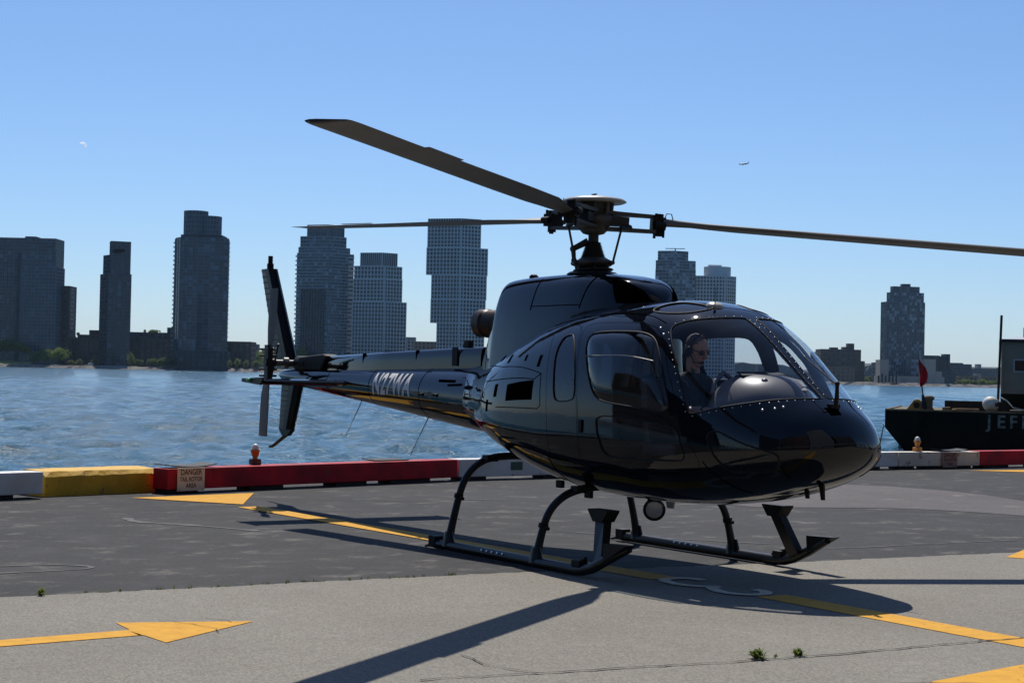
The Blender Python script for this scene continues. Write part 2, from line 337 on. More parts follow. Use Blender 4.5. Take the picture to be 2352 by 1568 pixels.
# water: long-crested wind chop as real geometry near the pier, graded outwards
def build_water():
    deps = [12.0]
    while deps[-1] < 1500: deps.append(deps[-1] * 1.0062)
    deps = np.array(deps); nc = 430; t = np.linspace(-1, 1, nc)
    half = 0.40 * deps + 22
    Dp = np.repeat(deps[:, None], nc, 1); La = t[None, :] * half[:, None]
    X = CAMP.x + FW.x * Dp + RT.x * La; Y = CAMP.y + FW.y * Dp + RT.y * La
    cell = np.maximum(np.gradient(deps)[:, None], (half * 2 / nc)[:, None]) + 0 * La
    Z = np.zeros_like(X)
    for k in range(110):
        lam = 0.42 * (7.0 / 0.42) ** RNG.random(); ang = math.atan2(FW.y, FW.x) + 0.25 + RNG.normal(0, 0.55)
        kx, ky = 2 * PI / lam * math.cos(ang), 2 * PI / lam * math.sin(ang)
        amp = 0.0062 * min(lam, 4.5) ** 0.97 * (1.75 if lam < 1.1 else 1.0) * RNG.uniform(.5, 1.3)
        fade = np.clip((lam / (cell * 1.5) - 1) / .8, 0, 1)
        ph = kx * X + ky * Y + RNG.uniform(0, 6.28)
        w = np.sin(ph); Z += amp * fade * (w + 0.25 * np.cos(2 * ph))
    Z += WATER
    V = np.stack([X, Y, Z], -1).reshape(-1, 3); nr = len(deps)
    i = np.arange(nr - 1)[:, None]; j = np.arange(nc - 1)[None, :]
    a = (i * nc + j).ravel(); fc = np.stack([a, a + 1, a + nc + 1, a + nc], -1)
    b = MB(); b.v = V.tolist(); b.f = fc.tolist(); b.m = [0] * len(fc); b.sm = [True] * len(fc)
    m = bpy.data.materials.new('river_water'); m.use_nodes = True; N = m.node_tree.nodes; L = m.node_tree.links; p = N['Principled BSDF']
    p.inputs['Base Color'].default_value = (0.032, 0.112, 0.170, 1); p.inputs['Roughness'].default_value = 0.12; p.inputs['Specular IOR Level'].default_value = 0.4; p.inputs['IOR'].default_value = 1.33
    tc = N.new('ShaderNodeTexCoord'); hs = []
    for sc, dist, rot, st in ((5.0, .07, 1.15, (1, .5, 1)), (1.6, .20, .9, (1, .5, 1)), (0.5, 0.9, 1.0, (1, .45, 1))):
        mp = N.new('ShaderNodeMapping'); mp.inputs['Rotation'].default_value = (0, 0, rot - 1.0); mp.inputs['Scale'].default_value = st
        L.new(tc.outputs['Object'], mp.inputs['Vector'])
        t = N.new('ShaderNodeTexNoise'); t.inputs['Scale'].default_value = sc; t.inputs['Detail'].default_value = 6; t.inputs['Roughness'].default_value = .62
        L.new(mp.outputs[0], t.inputs['Vector']); hs.append((t.outputs['Fac'], dist))
    prev = None
    for h, dist in hs:
        bp = N.new('ShaderNodeBump'); bp.inputs['Strength'].default_value = 0.85; bp.inputs['Distance'].default_value = dist
        L.new(h, bp.inputs['Height'])
        if prev: L.new(prev, bp.inputs['Normal'])
        prev = bp.outputs[0]
    L.new(prev, p.inputs['Normal'])
    o = b.build('river', m); o['kind'] = 'structure'
    far = MB(); c = CAMP; R0 = 6000
    far.add([(c.x - R0, c.y - R0, WATER - .35), (c.x + R0, c.y - R0, WATER - .35), (c.x + R0, c.y + R0, WATER - .35), (c.x - R0, c.y + R0, WATER - .35)], [(0, 1, 2, 3)])
    o2 = far.build('water', m); o2['kind'] = 'structure'
build_water()

# ------------------------------------------------------------------ helicopter
heli = thing('helicopter', 'glossy black single-rotor helicopter with white N27WA on its tail boom, parked on the pad', 'helicopter')
NX = 3.520
TAB=[
(3.520,1.185,1.185,1.185,0.000,2.00,2.00),
(3.477,1.054,1.319,1.160,0.290,2.00,2.00),
(3.389,0.958,1.435,1.150,0.445,2.05,2.00),
(3.225,0.864,1.550,1.140,0.588,2.10,2.05),
(3.006,0.791,1.701,1.140,0.685,2.15,2.10),
(2.732,0.725,1.912,1.150,0.770,2.25,2.15),
(2.404,0.669,2.140,1.170,0.846,2.40,2.20),
(2.076,0.631,2.286,1.190,0.902,2.50,2.25),
(1.638,0.609,2.354,1.210,0.930,2.60,2.30),
(1.100,0.607,2.356,1.220,0.920,2.65,2.30),
(0.600,0.627,2.326,1.220,0.897,2.65,2.30),
(0.100,0.692,2.258,1.230,0.855,2.60,2.30),
(-0.400,0.802,2.125,1.250,0.792,2.50,2.25),
(-0.800,0.902,1.998,1.280,0.702,2.40,2.20),
(-1.200,0.995,1.894,1.320,0.558,2.30,2.10),
(-1.600,1.105,1.815,1.370,0.405,2.20,2.05),
(-1.900,1.185,1.780,1.400,0.325,2.10,2.00),
(-2.100,1.240,1.755,1.420,0.295,2.00,2.00),]
T = np.array(TAB); S_ = np.sqrt(np.maximum(NX - T[:, 0], 0))
def pchip(xk, yk, x):
    h = np.diff(xk); d = np.diff(yk) / h; m = np.zeros_like(yk)
    for i in range(1, len(xk) - 1):
        if d[i - 1] * d[i] > 0:
            w1 = 2 * h[i] + h[i - 1]; w2 = h[i] + 2 * h[i - 1]; m[i] = (w1 + w2) / (w1 / d[i - 1] + w2 / d[i])
    m[0] = d[0]; m[-1] = d[-1]
    i = np.clip(np.searchsorted(xk, x) - 1, 0, len(h) - 1); t = (x - xk[i]) / h[i]
    return yk[i] * (2 * t**3 - 3 * t**2 + 1) + m[i] * h[i] * (t**3 - 2 * t**2 + t) + yk[i + 1] * (-2 * t**3 + 3 * t**2) + m[i + 1] * h[i] * (t**3 - t**2)
def hull(s, th):
    """cabin skin; th = 0 starboard side, pi/2 roof, pi port, -pi/2 belly"""
    zb, zt, zm, w, et, eb = [pchip(S_, T[:, k], s) for k in range(1, 7)]
    c, sn = np.cos(th), np.sin(th)
    e = np.where(sn >= 0, et, eb); hg = np.where(sn >= 0, zt - zm, zm - zb)
    y = -w * np.sign(c) * np.abs(c) ** (2 / e); z = zm + hg * np.sign(sn) * np.abs(sn) ** (2 / e)
    return np.stack([NX - s * s + 0 * th, y, z], -1)
def hullx(x, th):
    return hull(np.sqrt(np.maximum(NX - np.asarray(x, float), 0)), np.asarray(th, float))
def hnormal(x, th):
    x = np.asarray(x, float); th = np.asarray(th, float); s = np.sqrt(np.maximum(NX - x, 1e-4))
    a = hull(s + .004, th) - hull(np.maximum(s - .004, 1e-3), th); b = hull(s, th + .01) - hull(s, th - .01)
    n = np.cross(a, b); n /= np.linalg.norm(n, axis=-1, keepdims=True) + 1e-12
    c = hull(s, th); c0 = c.copy(); c0[..., 1] = 0; c0[..., 2] = 1.3; c0[..., 0] = np.minimum(c0[..., 0], 2.2)
    sg = np.sign(((c - c0) * n).sum(-1, keepdims=True)); return n * sg
def chaikin(P, k=3, closed=True):
    P = [np.array(p, float) for p in P]
    for _ in range(k):
        Q = []; n = len(P)
        for i in range(n if closed else n - 1):
            a, b = P[i], P[(i + 1) % n]; Q += [a * .75 + b * .25, a * .25 + b * .75]
        P = Q
    return np.array(P)
def densify(P, step=.012):
    out = []
    for a, b in zip(P, np.roll(P, -1, 0)):
        n = max(1, int(np.hypot((b - a)[0], (b - a)[1] * .8) / step))
        for i in range(n): out.append(a + (b - a) * i / n)
    return np.array(out)
def in_poly(px, py, P):
    ins = np.zeros(px.shape, bool); x, y = P[:, 0], P[:, 1]; xs, ys = np.roll(x, -1), np.roll(y, -1)
    for a, b, c, d in zip(x, y, xs, ys):
        if b == d: continue
        k = ((b > py) != (d > py)); ins ^= k & (px < (c - a) * (py - b) / (d - b) + a)
    return ins
OUT = dict(
 windscreen=[(2.057,.852),(2.035,.925),(2.084,1.009),(2.177,1.132),(2.254,1.289),(2.292,1.43),(2.300,1.525),(2.32,1.536),(2.550,1.535),(2.768,1.535),(2.983,1.536),(3.215,1.533),(3.233,1.515),(3.214,1.298),(3.163,1.053),(3.062,.782),(2.924,.555),(2.768,.380),(2.615,.258),(2.535,.216),(2.505,.235),(2.471,.293),(2.389,.424),(2.304,.546),(2.190,.695)],
 door_window=[(1.095,.520),(1.060,.599),(1.042,.686),(1.095,.738),(1.383,.756),(1.683,.756),(1.847,.757),(1.947,.730),(2.030,.660),(2.164,.494),(2.292,.275),(2.316,.223),(2.304,.179),(2.241,.153),(2.044,.144),(1.729,.135),(1.480,.144),(1.350,.179),(1.250,.284),(1.165,.415)],
 lower_window=[(1.399,.039),(1.448,.057),(1.560,.066),(1.818,.066),(2.164,.075),(2.345,.078),(2.425,.064),(2.459,.004),(2.494,-.162),(2.471,-.240),(2.425,-.267),(2.138,-.275),(1.788,-.285),(1.575,-.284),(1.496,-.223),(1.448,-.039)],
 rear_window=[(.752,.730),(.696,.747),(.600,.721),(.581,.625),(.600,.485),(.658,.310),(.696,.179),(.733,.135),(.826,.127),(1.015,.135),(1.058,.170),(1.000,.371),(.881,.581)],
 roof_window=[(1.622,1.079),(1.637,1.202),(1.729,1.341),(1.904,1.394),(2.071,1.420),(2.098,1.333),(2.044,1.175),(1.904,1.083),(1.759,1.047)],
 chin_window=[(2.719,.062),(2.729,.105),(2.778,.145),(2.844,.152),(3.078,.063),(3.290,-.024),(3.294,-.363),(3.249,-.590),(3.078,-.529),(2.880,-.476),(2.806,-.232),(2.748,.0)],
 p_front_window=[(1.66,.62),(1.665,.71),(1.72,.750),(1.85,.755),(1.95,.73),(2.03,.66),(2.164,.494),(2.292,.275),(2.316,.223),(2.30,.179),(2.24,.15),(2.04,.144),(1.75,.14),(1.67,.17),(1.655,.3)],
 p_rear_window=[(.60,.60),(.62,.70),(.72,.75),(1.25,.757),(1.40,.75),(1.455,.70),(1.48,.5),(1.52,.25),(1.50,.16),(1.42,.14),(.8,.13),(.70,.16),(.63,.4)],
 p_front_door=[(1.52,.876),(1.876,.866),(1.985,.80),(2.084,.702),(2.26,.456),(2.425,.2),(2.55,.022),(2.63,-.204),(2.6,-.42),(2.5,-.5),(1.9,-.52),(1.62,-.50),(1.56,-.4),(1.585,.1),(1.545,.45)],
 p_rear_door=[(.32,.905),(.79,.885),(1.49,.878),(1.52,.45),(1.56,.1),(1.535,-.4),(1.45,-.50),(.95,-.49),(.70,-.47),(.60,-.32),(.63,-.15),(.595,.057),(.52,.38),(.425,.64)],
 front_door=[(.86,.872),(1.30,.878),(1.876,.866),(1.985,.800),(2.084,.702),(2.260,.456),(2.425,.200),(2.550,.022),(2.630,-.204),(2.60,-.42),(2.50,-.50),(1.9,-.52),(1.25,-.50),(1.125,-.40),(1.147,-.022),(1.095,.170),(1.007,.468),(.90,.70)],
 rear_door=[(.32,.905),(.55,.895),(.79,.872),(.86,.72),(.985,.468),(1.073,.170),(1.125,-.022),(1.10,-.40),(.95,-.49),(.70,-.47),(.60,-.32),(.630,-.15),(.595,.057),(.520,.380),(.425,.640)],
)
ns, nt = 270, 216
sv = np.linspace(.012, S_[-1], ns); tv = np.linspace(-PI, PI, nt, endpoint=False)
SS, TT = np.meshgrid(sv, tv, indexing='ij')
VP = hull(SS, TT).reshape(-1, 3); VX = (NX - SS**2).ravel(); VT = TT.ravel()
VN = hnormal(VX, VT)
VTm = np.where(VT > PI / 2, PI - VT, np.where(VT < -PI / 2, -PI - VT, VT))      # folded to the starboard half
side = np.where(np.abs(VT) > PI / 2, 1, -1)                                       # +1 port
F3 = {}
def field(P2):
    P2 = densify(P2); P3 = hullx(P2[:, 0], P2[:, 1])
    out = np.full(len(VX), .5); lo, hi = P2.min(0) - .15, P2.max(0) + .15
    k = np.where((VX > lo[0]) & (VX < hi[0]) & (VTm > lo[1]) & (VTm < hi[1]))[0]
    q = VP[k].copy(); q[:, 1] = -np.abs(q[:, 1])
    d = np.full(len(k), 9.)
    for i in range(0, len(P3), 64):
        d = np.minimum(d, np.sqrt(((q[:, None, :] - P3[None, i:i + 64]) ** 2).sum(-1)).min(1))
    ins = in_poly(VX[k], VTm[k], P2); out[k] = np.where(ins, -d, d); return out
LINES = {k: chaikin(v, 3) for k, v in OUT.items()}
FLD = {k: field(v) for k, v in LINES.items()}
for k in FLD:
    if k.startswith('p_'): FLD[k] = np.where(side > 0, FLD[k], .5)
    elif k in ('door_window', 'lower_window', 'rear_window', 'front_door', 'rear_door'): FLD[k] = np.where(side < 0, FLD[k], .5)
names = list(FLD)
rows = np.column_stack([VP, VN] + [FLD[k] for k in names] + [side])
class Poly:
    def __init__(s, V, F): s.V = V; s.F = F
def clip(P, val, keep_positive=True):
    """cut polygons along val = 0 and keep one side; all vertex data are interpolated"""
    V = list(P.V); sg = val if keep_positive else -val
    out = []; cache = {}; newrows = []; n0 = len(V)
    pos = sg >= 0
    for f in P.F:
        k = [pos[i] for i in f]
        if all(k): out.append(f); continue
        if not any(k): continue
        g = []
        for a, b in zip(f, f[1:] + f[:1]):
            if pos[a]: g.append(a)
            if pos[a] != pos[b]:
                key = (a, b) if a < b else (b, a)
                if key not in cache:
                    x, y = key; t = sg[x] / (sg[x] - sg[y]); newrows.append(P.V[x] * (1 - t) + P.V[y] * t); cache[key] = n0 + len(newrows) - 1
                g.append(cache[key])
        if len(g) > 2: out.append(g)
    VV = np.vstack([P.V, np.array(newrows)]) if newrows else P.V
    return Poly(VV, out)
FI = {k: 6 + i for i, k in enumerate(names)}; SI = 6 + len(names)
fl = []
for i in range(ns - 1):
    for j in range(nt):
        a, b = i * nt + j, i * nt + (j + 1) % nt; fl.append([a, b, b + nt, a + nt])
fl.append(list(range(nt))[::-1]); 
skin = Poly(rows, fl)
# orientation
_f = skin.F[5000]; _p = rows[_f, :3]; _n = np.cross(_p[1] - _p[0], _p[2] - _p[1])
FLIP = np.dot(_n, rows[_f[0], 3:6]) < 0
def poly_obj(name, P, m, parent, offset=0.0, flip=False, dome=None):
    used = sorted({i for f in P.F for i in f}); mp = {v: i for i, v in enumerate(used)}
    V = P.V[used]; N = V[:, 3:6] / (np.linalg.norm(V[:, 3:6], axis=1, keepdims=True) + 1e-9)
    off = offset if dome is None else offset + dome(V)
    X = V[:, :3] + N * (off if np.isscalar(off) else off[:, None])
    fs = [[mp[i] for i in f] for f in P.F]
    if FLIP != flip: fs = [f[::-1] for f in fs]
    me = bpy.data.meshes.new(name); me.from_pydata(X.tolist(), [], fs); me.update(); me.materials.append(m)
    me.polygons.foreach_set('use_smooth', [True] * len(me.polygons))
    if dome is None:
        me.normals_split_custom_set_from_vertices((N if not flip else -N).tolist())
    o = bpy.data.objects.new(name, me); COL.objects.link(o); o.parent = parent; return o
def col(P, k): return P.V[:, FI[k]]
GAP = .0032
P = skin
for k in ('windscreen', 'roof_window', 'chin_window', 'front_door', 'rear_door', 'p_front_door', 'p_rear_door'):
    P = clip(P, col(P, k) - (GAP if 'door' in k else 0), True)
body = poly_obj('body', P, M_PAINT, heli)
def split_side(P, sgn):
    return Poly(P.V, [f for f in P.F if P.V[f[0], SI] * sgn > 0])
def seal(line, parent, sgn, r=.009, m=M_BLACK, off=.001):
    P3 = hullx(line[:, 0], line[:, 1]); P3[:, 1] *= (1 if sgn < 0 else -1)
    n = hnormal(line[:, 0], line[:, 1]); n[:, 1] *= (1 if sgn < 0 else -1)
    P3 = P3 + n * off; P3 = np.vstack([P3, P3[:2]])
    return MB().tube(P3.tolist(), r, 6, cap=False).build('window_seal', m, parent)
for sgn in (-1, 1):
    for dn, wins in ((('front_door', ('door_window', 'lower_window')), ('rear_door', ('rear_window',))) if sgn < 0 else (('p_front_door', ('p_front_window',)), ('p_rear_door', ('p_rear_window',)))):
        Q = clip(split_side(skin, sgn), -col(skin, dn) - GAP, True)
        D = Q
        for w in wins: D = clip(D, col(D, w), True)
        door = poly_obj('door', D, M_PAINT, heli)
        for w in wins:
            G = clip(Q, -col(Q, w), True)
            dome = None
            if w == 'door_window': dome = lambda V, w=w: .045 * (1 - np.exp(-np.maximum(-V[:, FI[w]], 0) / .07))
            g = poly_obj('window', G, M_WIN, door, -.004, dome=dome)
            seal(LINES[w], door, sgn, .008 if w == 'door_window' else .006)
    # windscreen half, chin and roof panes
    for w, m in (('windscreen', M_WS), ('chin_window', M_WIN), ('roof_window', M_WIN)):
        G = clip(split_side(skin, sgn), -split_side(skin, sgn).V[:, FI[w]], True)
        g = poly_obj(w, G, m, heli, -.003)
        if w != 'windscreen': seal(LINES[w], g, sgn, .008)
        else: seal(LINES[w], g, sgn, .005)
# inner lining (dark trim panels behind the skin), open at every window
P = skin
for k in ('windscreen', 'roof_window', 'chin_window', 'door_window', 'lower_window', 'rear_window', 'p_front_window', 'p_rear_window'): P = clip(P, col(P, k) - .004, True)
P = clip(P, P.V[:, 0] - .12, True)
poly_obj('cabin_lining', P, M_LINING, heli, -.03, flip=True)
# tail end cap of the skin is the boom; screws round the windscreen
scr = MB()
def screw(P3, n, r=.0050):
    q = Vector(n).to_track_quat('Z', 'Y').to_matrix().to_4x4()
    scr.lathe([(r, 0), (r * .8, r * .45), (1e-5, r * .6)], Matrix.Translation(P3) @ q, 6)
for sgn in (-1, 1):
    ln = LINES['windscreen']; P3 = hullx(ln[:, 0], ln[:, 1]); N3 = hnormal(ln[:, 0], ln[:, 1])
    acc = 0
    for i in range(len(ln)):
        a, b = P3[i], P3[(i + 1) % len(ln)]; acc += np.linalg.norm(b - a)
        if acc > .062:
            acc = 0; tdir = (b - a) / (np.linalg.norm(b - a) + 1e-9); o = np.cross(tdir, N3[i]); c = P3.mean(0)
            if np.dot(o, a - c) < 0: o = -o
            dd = .022 if abs(a[1]) > .05 else .006
            p = a + o * dd + N3[i] * .001; n = N3[i]
            screw((p[0], p[1] * -sgn, p[2]), (n[0], n[1] * -sgn, n[2]))
    for x, t in ((3.092, .651), (3.156, .773), (3.189, .878), (1.93, .86), (2.01, .80)):
        p = hullx(x, t); n = hnormal(x, t); screw((p[0], p[1] * -sgn, p[2]), (n[0], n[1] * -sgn, n[2]), .011)
tag(scr.build('screws', M_CHROME, heli), kind='stuff')
# front strut is part of the body; wiper, static port, roof antenna and GPS puck
def on(x, t): return Vector(hullx(x, t)), Vector(hnormal(x, t))
p, n = on(3.33, PI / 2)
w_ = MB(); w_.tube([p + Vector((0, .01, -.02)), p + n * .05 + Vector((.0, 0, .04)), p + n * .09 + Vector((-.02, 0, .10))], [.02, .018, .014], 8); w_.ball(p + n * .09 + Vector((-.02, 0, .11)), .022, 8); w_.box(p + Vector((-.01, .0, .01)), (.06, .09, .03)); w_.build('wiper_motor', M_BLACK, heli)
MB().tube([p + n * .09 + Vector((-.02, 0, .10)), p + n * .05 + Vector((-.42, .02, .36))], .006, 6).build('wiper_arm', M_BLACK, heli)
def patch(name, x0, x1, t0, t1, m, off=.003, parent=heli, mirror=False, k=6):
    vs = []; 
    for i in range(k + 1):
        for j in range(k + 1):
            x = x0 + (x1 - x0) * i / k; t = t0 + (t1 - t0) * j / k; q = hullx(x, t) + hnormal(x, t) * off
            vs.append(q)
    fs = [(i * (k + 1) + j, (i + 1) * (k + 1) + j, (i + 1) * (k + 1) + j + 1, i * (k + 1) + j + 1) for i in range(k) for j in range(k)]
    b = MB().add(vs, fs, 0, True); o = b.build(name, m, parent)
    me = o.data
    if me.polygons[0].normal.dot(Vector(hnormal((x0 + x1) / 2, (t0 + t1) / 2))) < 0: me.flip_normals()
    s = o.modifiers.new('solid', 'SOLIDIFY'); s.thickness = .004; s.offset = -1
    return o
for sg_ in (1,): patch('door_handle', 1.145, 1.205, -.02, .035, M_BLACK, .012)
patch('nose_vent', 3.33, 3.40, 1.37, 1.60, M_VOID)
patch('baggage_vent', -.235, .30, .138, .292, M_VOID)
for x, t, dx, dt in ((-.686, .765, .06, .05), (-.392, .640, .05, .06), (.018, .546, .035, .035), (.326, .475, .05, .06), (-.504, .255, .07, .07), (-.709, .10, .05, .06)):
    patch('cowl_latch', x - dx / 2, x + dx / 2, t - dt, t + dt, M_VOID)
def seam_line(pts, r=.004, sgn=-1):
    L = densify(np.array(pts, float), .03)[:-1]
    k = [i for i in range(len(L))]
    P3 = hullx(L[:, 0], L[:, 1]); N3 = hnormal(L[:, 0], L[:, 1]); Q = P3 + N3 * .0005; Q[:, 1] *= -sgn
    return Q
def seam(pts, r=.0045):
    for sgn in (-1, 1):
        P2 = []
        for a, b in zip(pts[:-1], pts[1:]):
            n = max(2, int(abs(b[0] - a[0]) / .05 + abs(b[1] - a[1]) / .05)); P2 += [(a[0] + (b[0] - a[0]) * i / n, a[1] + (b[1] - a[1]) * i / n) for i in range(n)]
        P2.append(pts[-1]); P2 = np.array(P2); Q = hullx(P2[:, 0], P2[:, 1]); Q[:, 1] *= -sgn
        MB().tube(Q.tolist(), r, 5).build('panel_seam', M_VOID, heli)
seam([(-1.15, .80), (-.5, .55), (.0, .44), (.42, .345), (.47, .10), (.42, .08), (-.45, .09)])
seam([(.42, .345), (.30, .30), (-.9, .42)])
seam([(2.66, -.25), (2.74, -.6), (2.80, -1.1)])
seam([(3.29, -.36), (3.25, -.9)])
seam([(.55, -.35), (.52, -.8), (.50, -1.3)])
seam([(.18, .99), (.70, 1.02), (1.30, 1.04), (1.75, .985), (1.95, .93)])
g = MB(); p, n = on(2.02, 1.46); g.lathe([(.075, -.01), (.075, .012), (.05, .03), (1e-5, .036)], Matrix.Translation(p) @ n.to_track_quat('Z', 'Y').to_matrix().to_4x4(), 16); g.build('gps_antenna', M_CAP, heli)
p, n = on(2.13, 1.37); MB().tube([p, p + Vector((.005, 0, .20))], .0045, 6).tube([p, p + Vector((0, 0, .03))], .012, 8).build('whip_antenna', M_METAL, heli)
MB().tube([(3.50, .28, 1.16), (3.53, .30, 1.20), (3.55, .32, 1.36)], [.012, .006, .004], 6).build('pitot_probe', M_METAL, heli)
for x, z in ((3.04, .75), (3.22, .76)):
    p = Vector((x - .02, 0, .86)); MB().slab([p + Vector((-.03, -.012, .06)), p + Vector((.03, -.012, .06)), p + Vector((.035, -.008, -.11)), p + Vector((.005, -.008, -.11))], (0, .02, 0)).build('belly_antenna', M_BLACK, heli)
# landing light pod under the belly
sl_ = MB(); Msl = Matrix.Translation((1.06, -.03, .515)) @ Vector((.80, -.58, -.12)).to_track_quat('Z', 'Y').to_matrix().to_4x4() @ Matrix.Scale(.78, 4)
sl_.lathe([(1e-5, -.13), (.07, -.11), (.118, -.04), (.13, .05), (.125, .075), (.114, .078), (.108, .058), (1e-5, .01)], Msl, 24); sl_.tube([(1.0, 0, .66), (1.0, 0, .55)], .05, 10)
lt = sl_.build('landing_light', M_BLACK, heli)
MB().lathe([(1e-5, .02), (.06, .035), (.095, .06)], Msl, 20).lathe([(.03, .03), (.034, .05), (1e-5, .056)], Msl, 12).build('reflector', M_CHROME, lt)
MB().lathe([(.112, .072), (.06, .082), (1e-5, .086)], Msl, 20).build('lens', M_LAMP, lt)

# ---- engine cowl: its own loft on the roof
CW = [(1.12, 2.34, .02), (1.08, 2.43, .17), (1.0, 2.505, .27), (.88, 2.56, .345), (.70, 2.60, .40), (.48, 2.63, .43), (.25, 2.645, .44), (0, 2.65, .44), (-.5, 2.645, .425), (-.8, 2.640, .405), (-1.02, 2.630, .385), (-1.14, 2.622, .372), (-1.17, 2.60, .366), (-1.20, 2.54, .355), (-1.27, 2.40, .335), (-1.37, 2.22, .30), (-1.50, 2.02, .25), (-1.66, 1.88, .19), (-1.80, 1.80, .10)]
cv = []; nn = 40
for x, zt, w in CW:
    zb = 1.60; e = 4.4
    for j in range(nn + 1):
        a = PI * j / nn; c, s_ = math.cos(a), math.sin(a)
        zz_ = zb + (zt - zb) * abs(s_) ** (2 / 5.4); fl_ = 1 + .16 * max(0, (2.45 - zz_)) / .6
        cv.append((x, -w * fl_ * math.copysign(abs(c) ** (2 / e), c), zz_))
k = len(CW)
cf = [(i * (nn + 1) + j, i * (nn + 1) + j + 1, (i + 1) * (nn + 1) + j + 1, (i + 1) * (nn + 1) + j) for i in range(k - 1) for j in range(nn)]
cb = MB().add(cv, cf, 0, True); cb.add(cv[:nn + 1], [list(range(nn + 1))], 0)
cowl = cb.build('engine_cowl', M_PAINT, heli)
_me = cowl.data; _bm = bmesh.new(); _bm.from_mesh(_me); bmesh.ops.recalc_face_normals(_bm, faces=_bm.faces[:]); _bm.to_mesh(_me); _bm.free()
ss_ = cowl.modifiers.new('sub', 'SUBSURF'); ss_.levels = 1; ss_.render_levels = 1
def cowl_pt(x, z, sgn, off=0.0):
    xs = [c[0] for c in CW][::-1]; zt = float(np.interp(x, xs, [c[1] for c in CW][::-1])); w = float(np.interp(x, xs, [c[2] for c in CW][::-1]))
    q = min(1, max(0, (z - 1.60) / (zt - 1.60))); sn = q ** (5.4 / 2); c = math.sqrt(max(0, 1 - sn * sn))
    return Vector((x, sgn * (w * (1 + .16 * max(0, 2.45 - z) / .6) * c ** (2 / 4.4) + off), z))
for sgn in (-1, 1):
    # screened air intake at the front corner
    q = [(.86, 2.56), (1.12, 2.525), (1.26, 2.46), (1.36, 2.35), (1.385, 2.31), (1.06, 2.315)]
    n_ = 7; vs = []
    for i in range(n_ + 1):
        t = i / n_; lo = (.84 + (1.105 - .84) * t, 2.335); 
        xu = .70 + (1.03 - .70) * t; hi = (xu, 2.565 - .10 * t ** 2 - .02 * t)
        for j in range(n_ + 1):
            s_ = j / n_; x = lo[0] + (hi[0] - lo[0]) * s_; z = lo[1] + (hi[1] - lo[1]) * s_
            vs.append(cowl_pt(x, z, sgn, .006) + Vector((.014, 0, .012)))
    fs = [(i * (n_ + 1) + j, (i + 1) * (n_ + 1) + j, (i + 1) * (n_ + 1) + j + 1, i * (n_ + 1) + j + 1) for i in range(n_) for j in range(n_)]
    o = MB().add(vs, fs, 0, True).build('air_intake', M_VOID, heli); md = o.modifiers.new('fit', 'SHRINKWRAP'); md.target = cowl; md.offset = .007; md.wrap_mode = 'ABOVE_SURFACE'; md = o.modifiers.new('solid', 'SOLIDIFY'); md.thickness = .004; md.offset = 0
    for pts in ([(.40, 2.30), (.43, 2.45), (.48, 2.605)], [(-.43, 2.30), (-.42, 2.45), (-.41, 2.60)], [(-.43, 2.335), (.0, 2.335), (.41, 2.335)]):
        L = []
        for a, b in zip(pts[:-1], pts[1:]): L += [cowl_pt(a[0] + (b[0] - a[0]) * i / 6, a[1] + (b[1] - a[1]) * i / 6, sgn, .0) for i in range(7)]
        MB().tube(L, .0045, 5).build('panel_seam', M_VOID, heli)
MB().ball((-.86, -.12, 2.64), (.05, .05, .035), 10).build('cowl_knob', M_BLACK, heli)
# exhaust pipe
ex = MB(); Mx = Matrix.Translation((-1.40, -.08, 2.20)) @ Matrix.Rotation(math.radians(-90), 4, 'Y') @ Matrix.Rotation(math.radians(7), 4, 'X')
ex.lathe([(.135, -.3), (.137, .0), (.138, .26), (.140, .30), (.147, .305), (.147, .33), (.139, .335), (.146, .42), (.136, .42), (.120, .2), (.10, -.2)], Mx, 28); ex.build('exhaust_pipe', M_EXH, heli)

# ---- tail boom, drive shaft cover, fins, stabiliser
BOOM = [(-1.55, 1.42, .36), (-2.0, 1.425, .335), (-2.8, 1.455, .292), (-3.6, 1.485, .248), (-4.4, 1.512, .205), (-5.2, 1.54, .168), (-5.8, 1.562, .142), (-6.2, 1.578, .122), (-6.6, 1.595, .095), (-6.9, 1.61, .066), (-7.02, 1.618, .03)]
bx_ = [b[0] for b in BOOM][::-1]
def boom_r(x): return float(np.interp(x, bx_, [b[2] for b in BOOM][::-1]))
def boom_z(x): return float(np.interp(x, bx_, [b[1] for b in BOOM][::-1]))
boom = MB().tube([(x, 0, z) for x, z, r in BOOM], [r for x, z, r in BOOM], 40).build('tail_boom', M_PAINT, heli)
for x in (-2.85, -4.15, -5.35):
    MB().tube([(x - .006, 0, boom_z(x)), (x + .006, 0, boom_z(x))], boom_r(x) + .0015, 40).build('panel_seam', M_VOID, boom)
dc = MB(); pr = [(-1.85, 1.965, .115), (-2.6, 1.95, .11), (-4.0, 1.908, .095), (-5.50, 1.86, .078), (-5.56, 1.80, .06)]
vs = []; mm = 12
for x, zt, w in pr:
    zb = boom_z(x) + boom_r(x) - .04
    for j in range(mm + 1):
        a = PI * j / mm; vs.append((x, -w * math.copysign(abs(math.cos(a)) ** .45, math.cos(a)), zb + (zt - zb) * abs(math.sin(a)) ** .45))
dc.add(vs, [(i * (mm + 1) + j, (i + 1) * (mm + 1) + j, (i + 1) * (mm + 1) + j + 1, i * (mm + 1) + j + 1) for i in range(len(pr) - 1) for j in range(mm)], 0, True)
dc.add(vs[-mm - 1:], [list(range(mm + 1))], 0)
shc = dc.build('drive_shaft_cover', M_PAINT, heli)
md = shc.modifiers.new('edge', 'EDGE_SPLIT'); md.split_angle = math.radians(50)
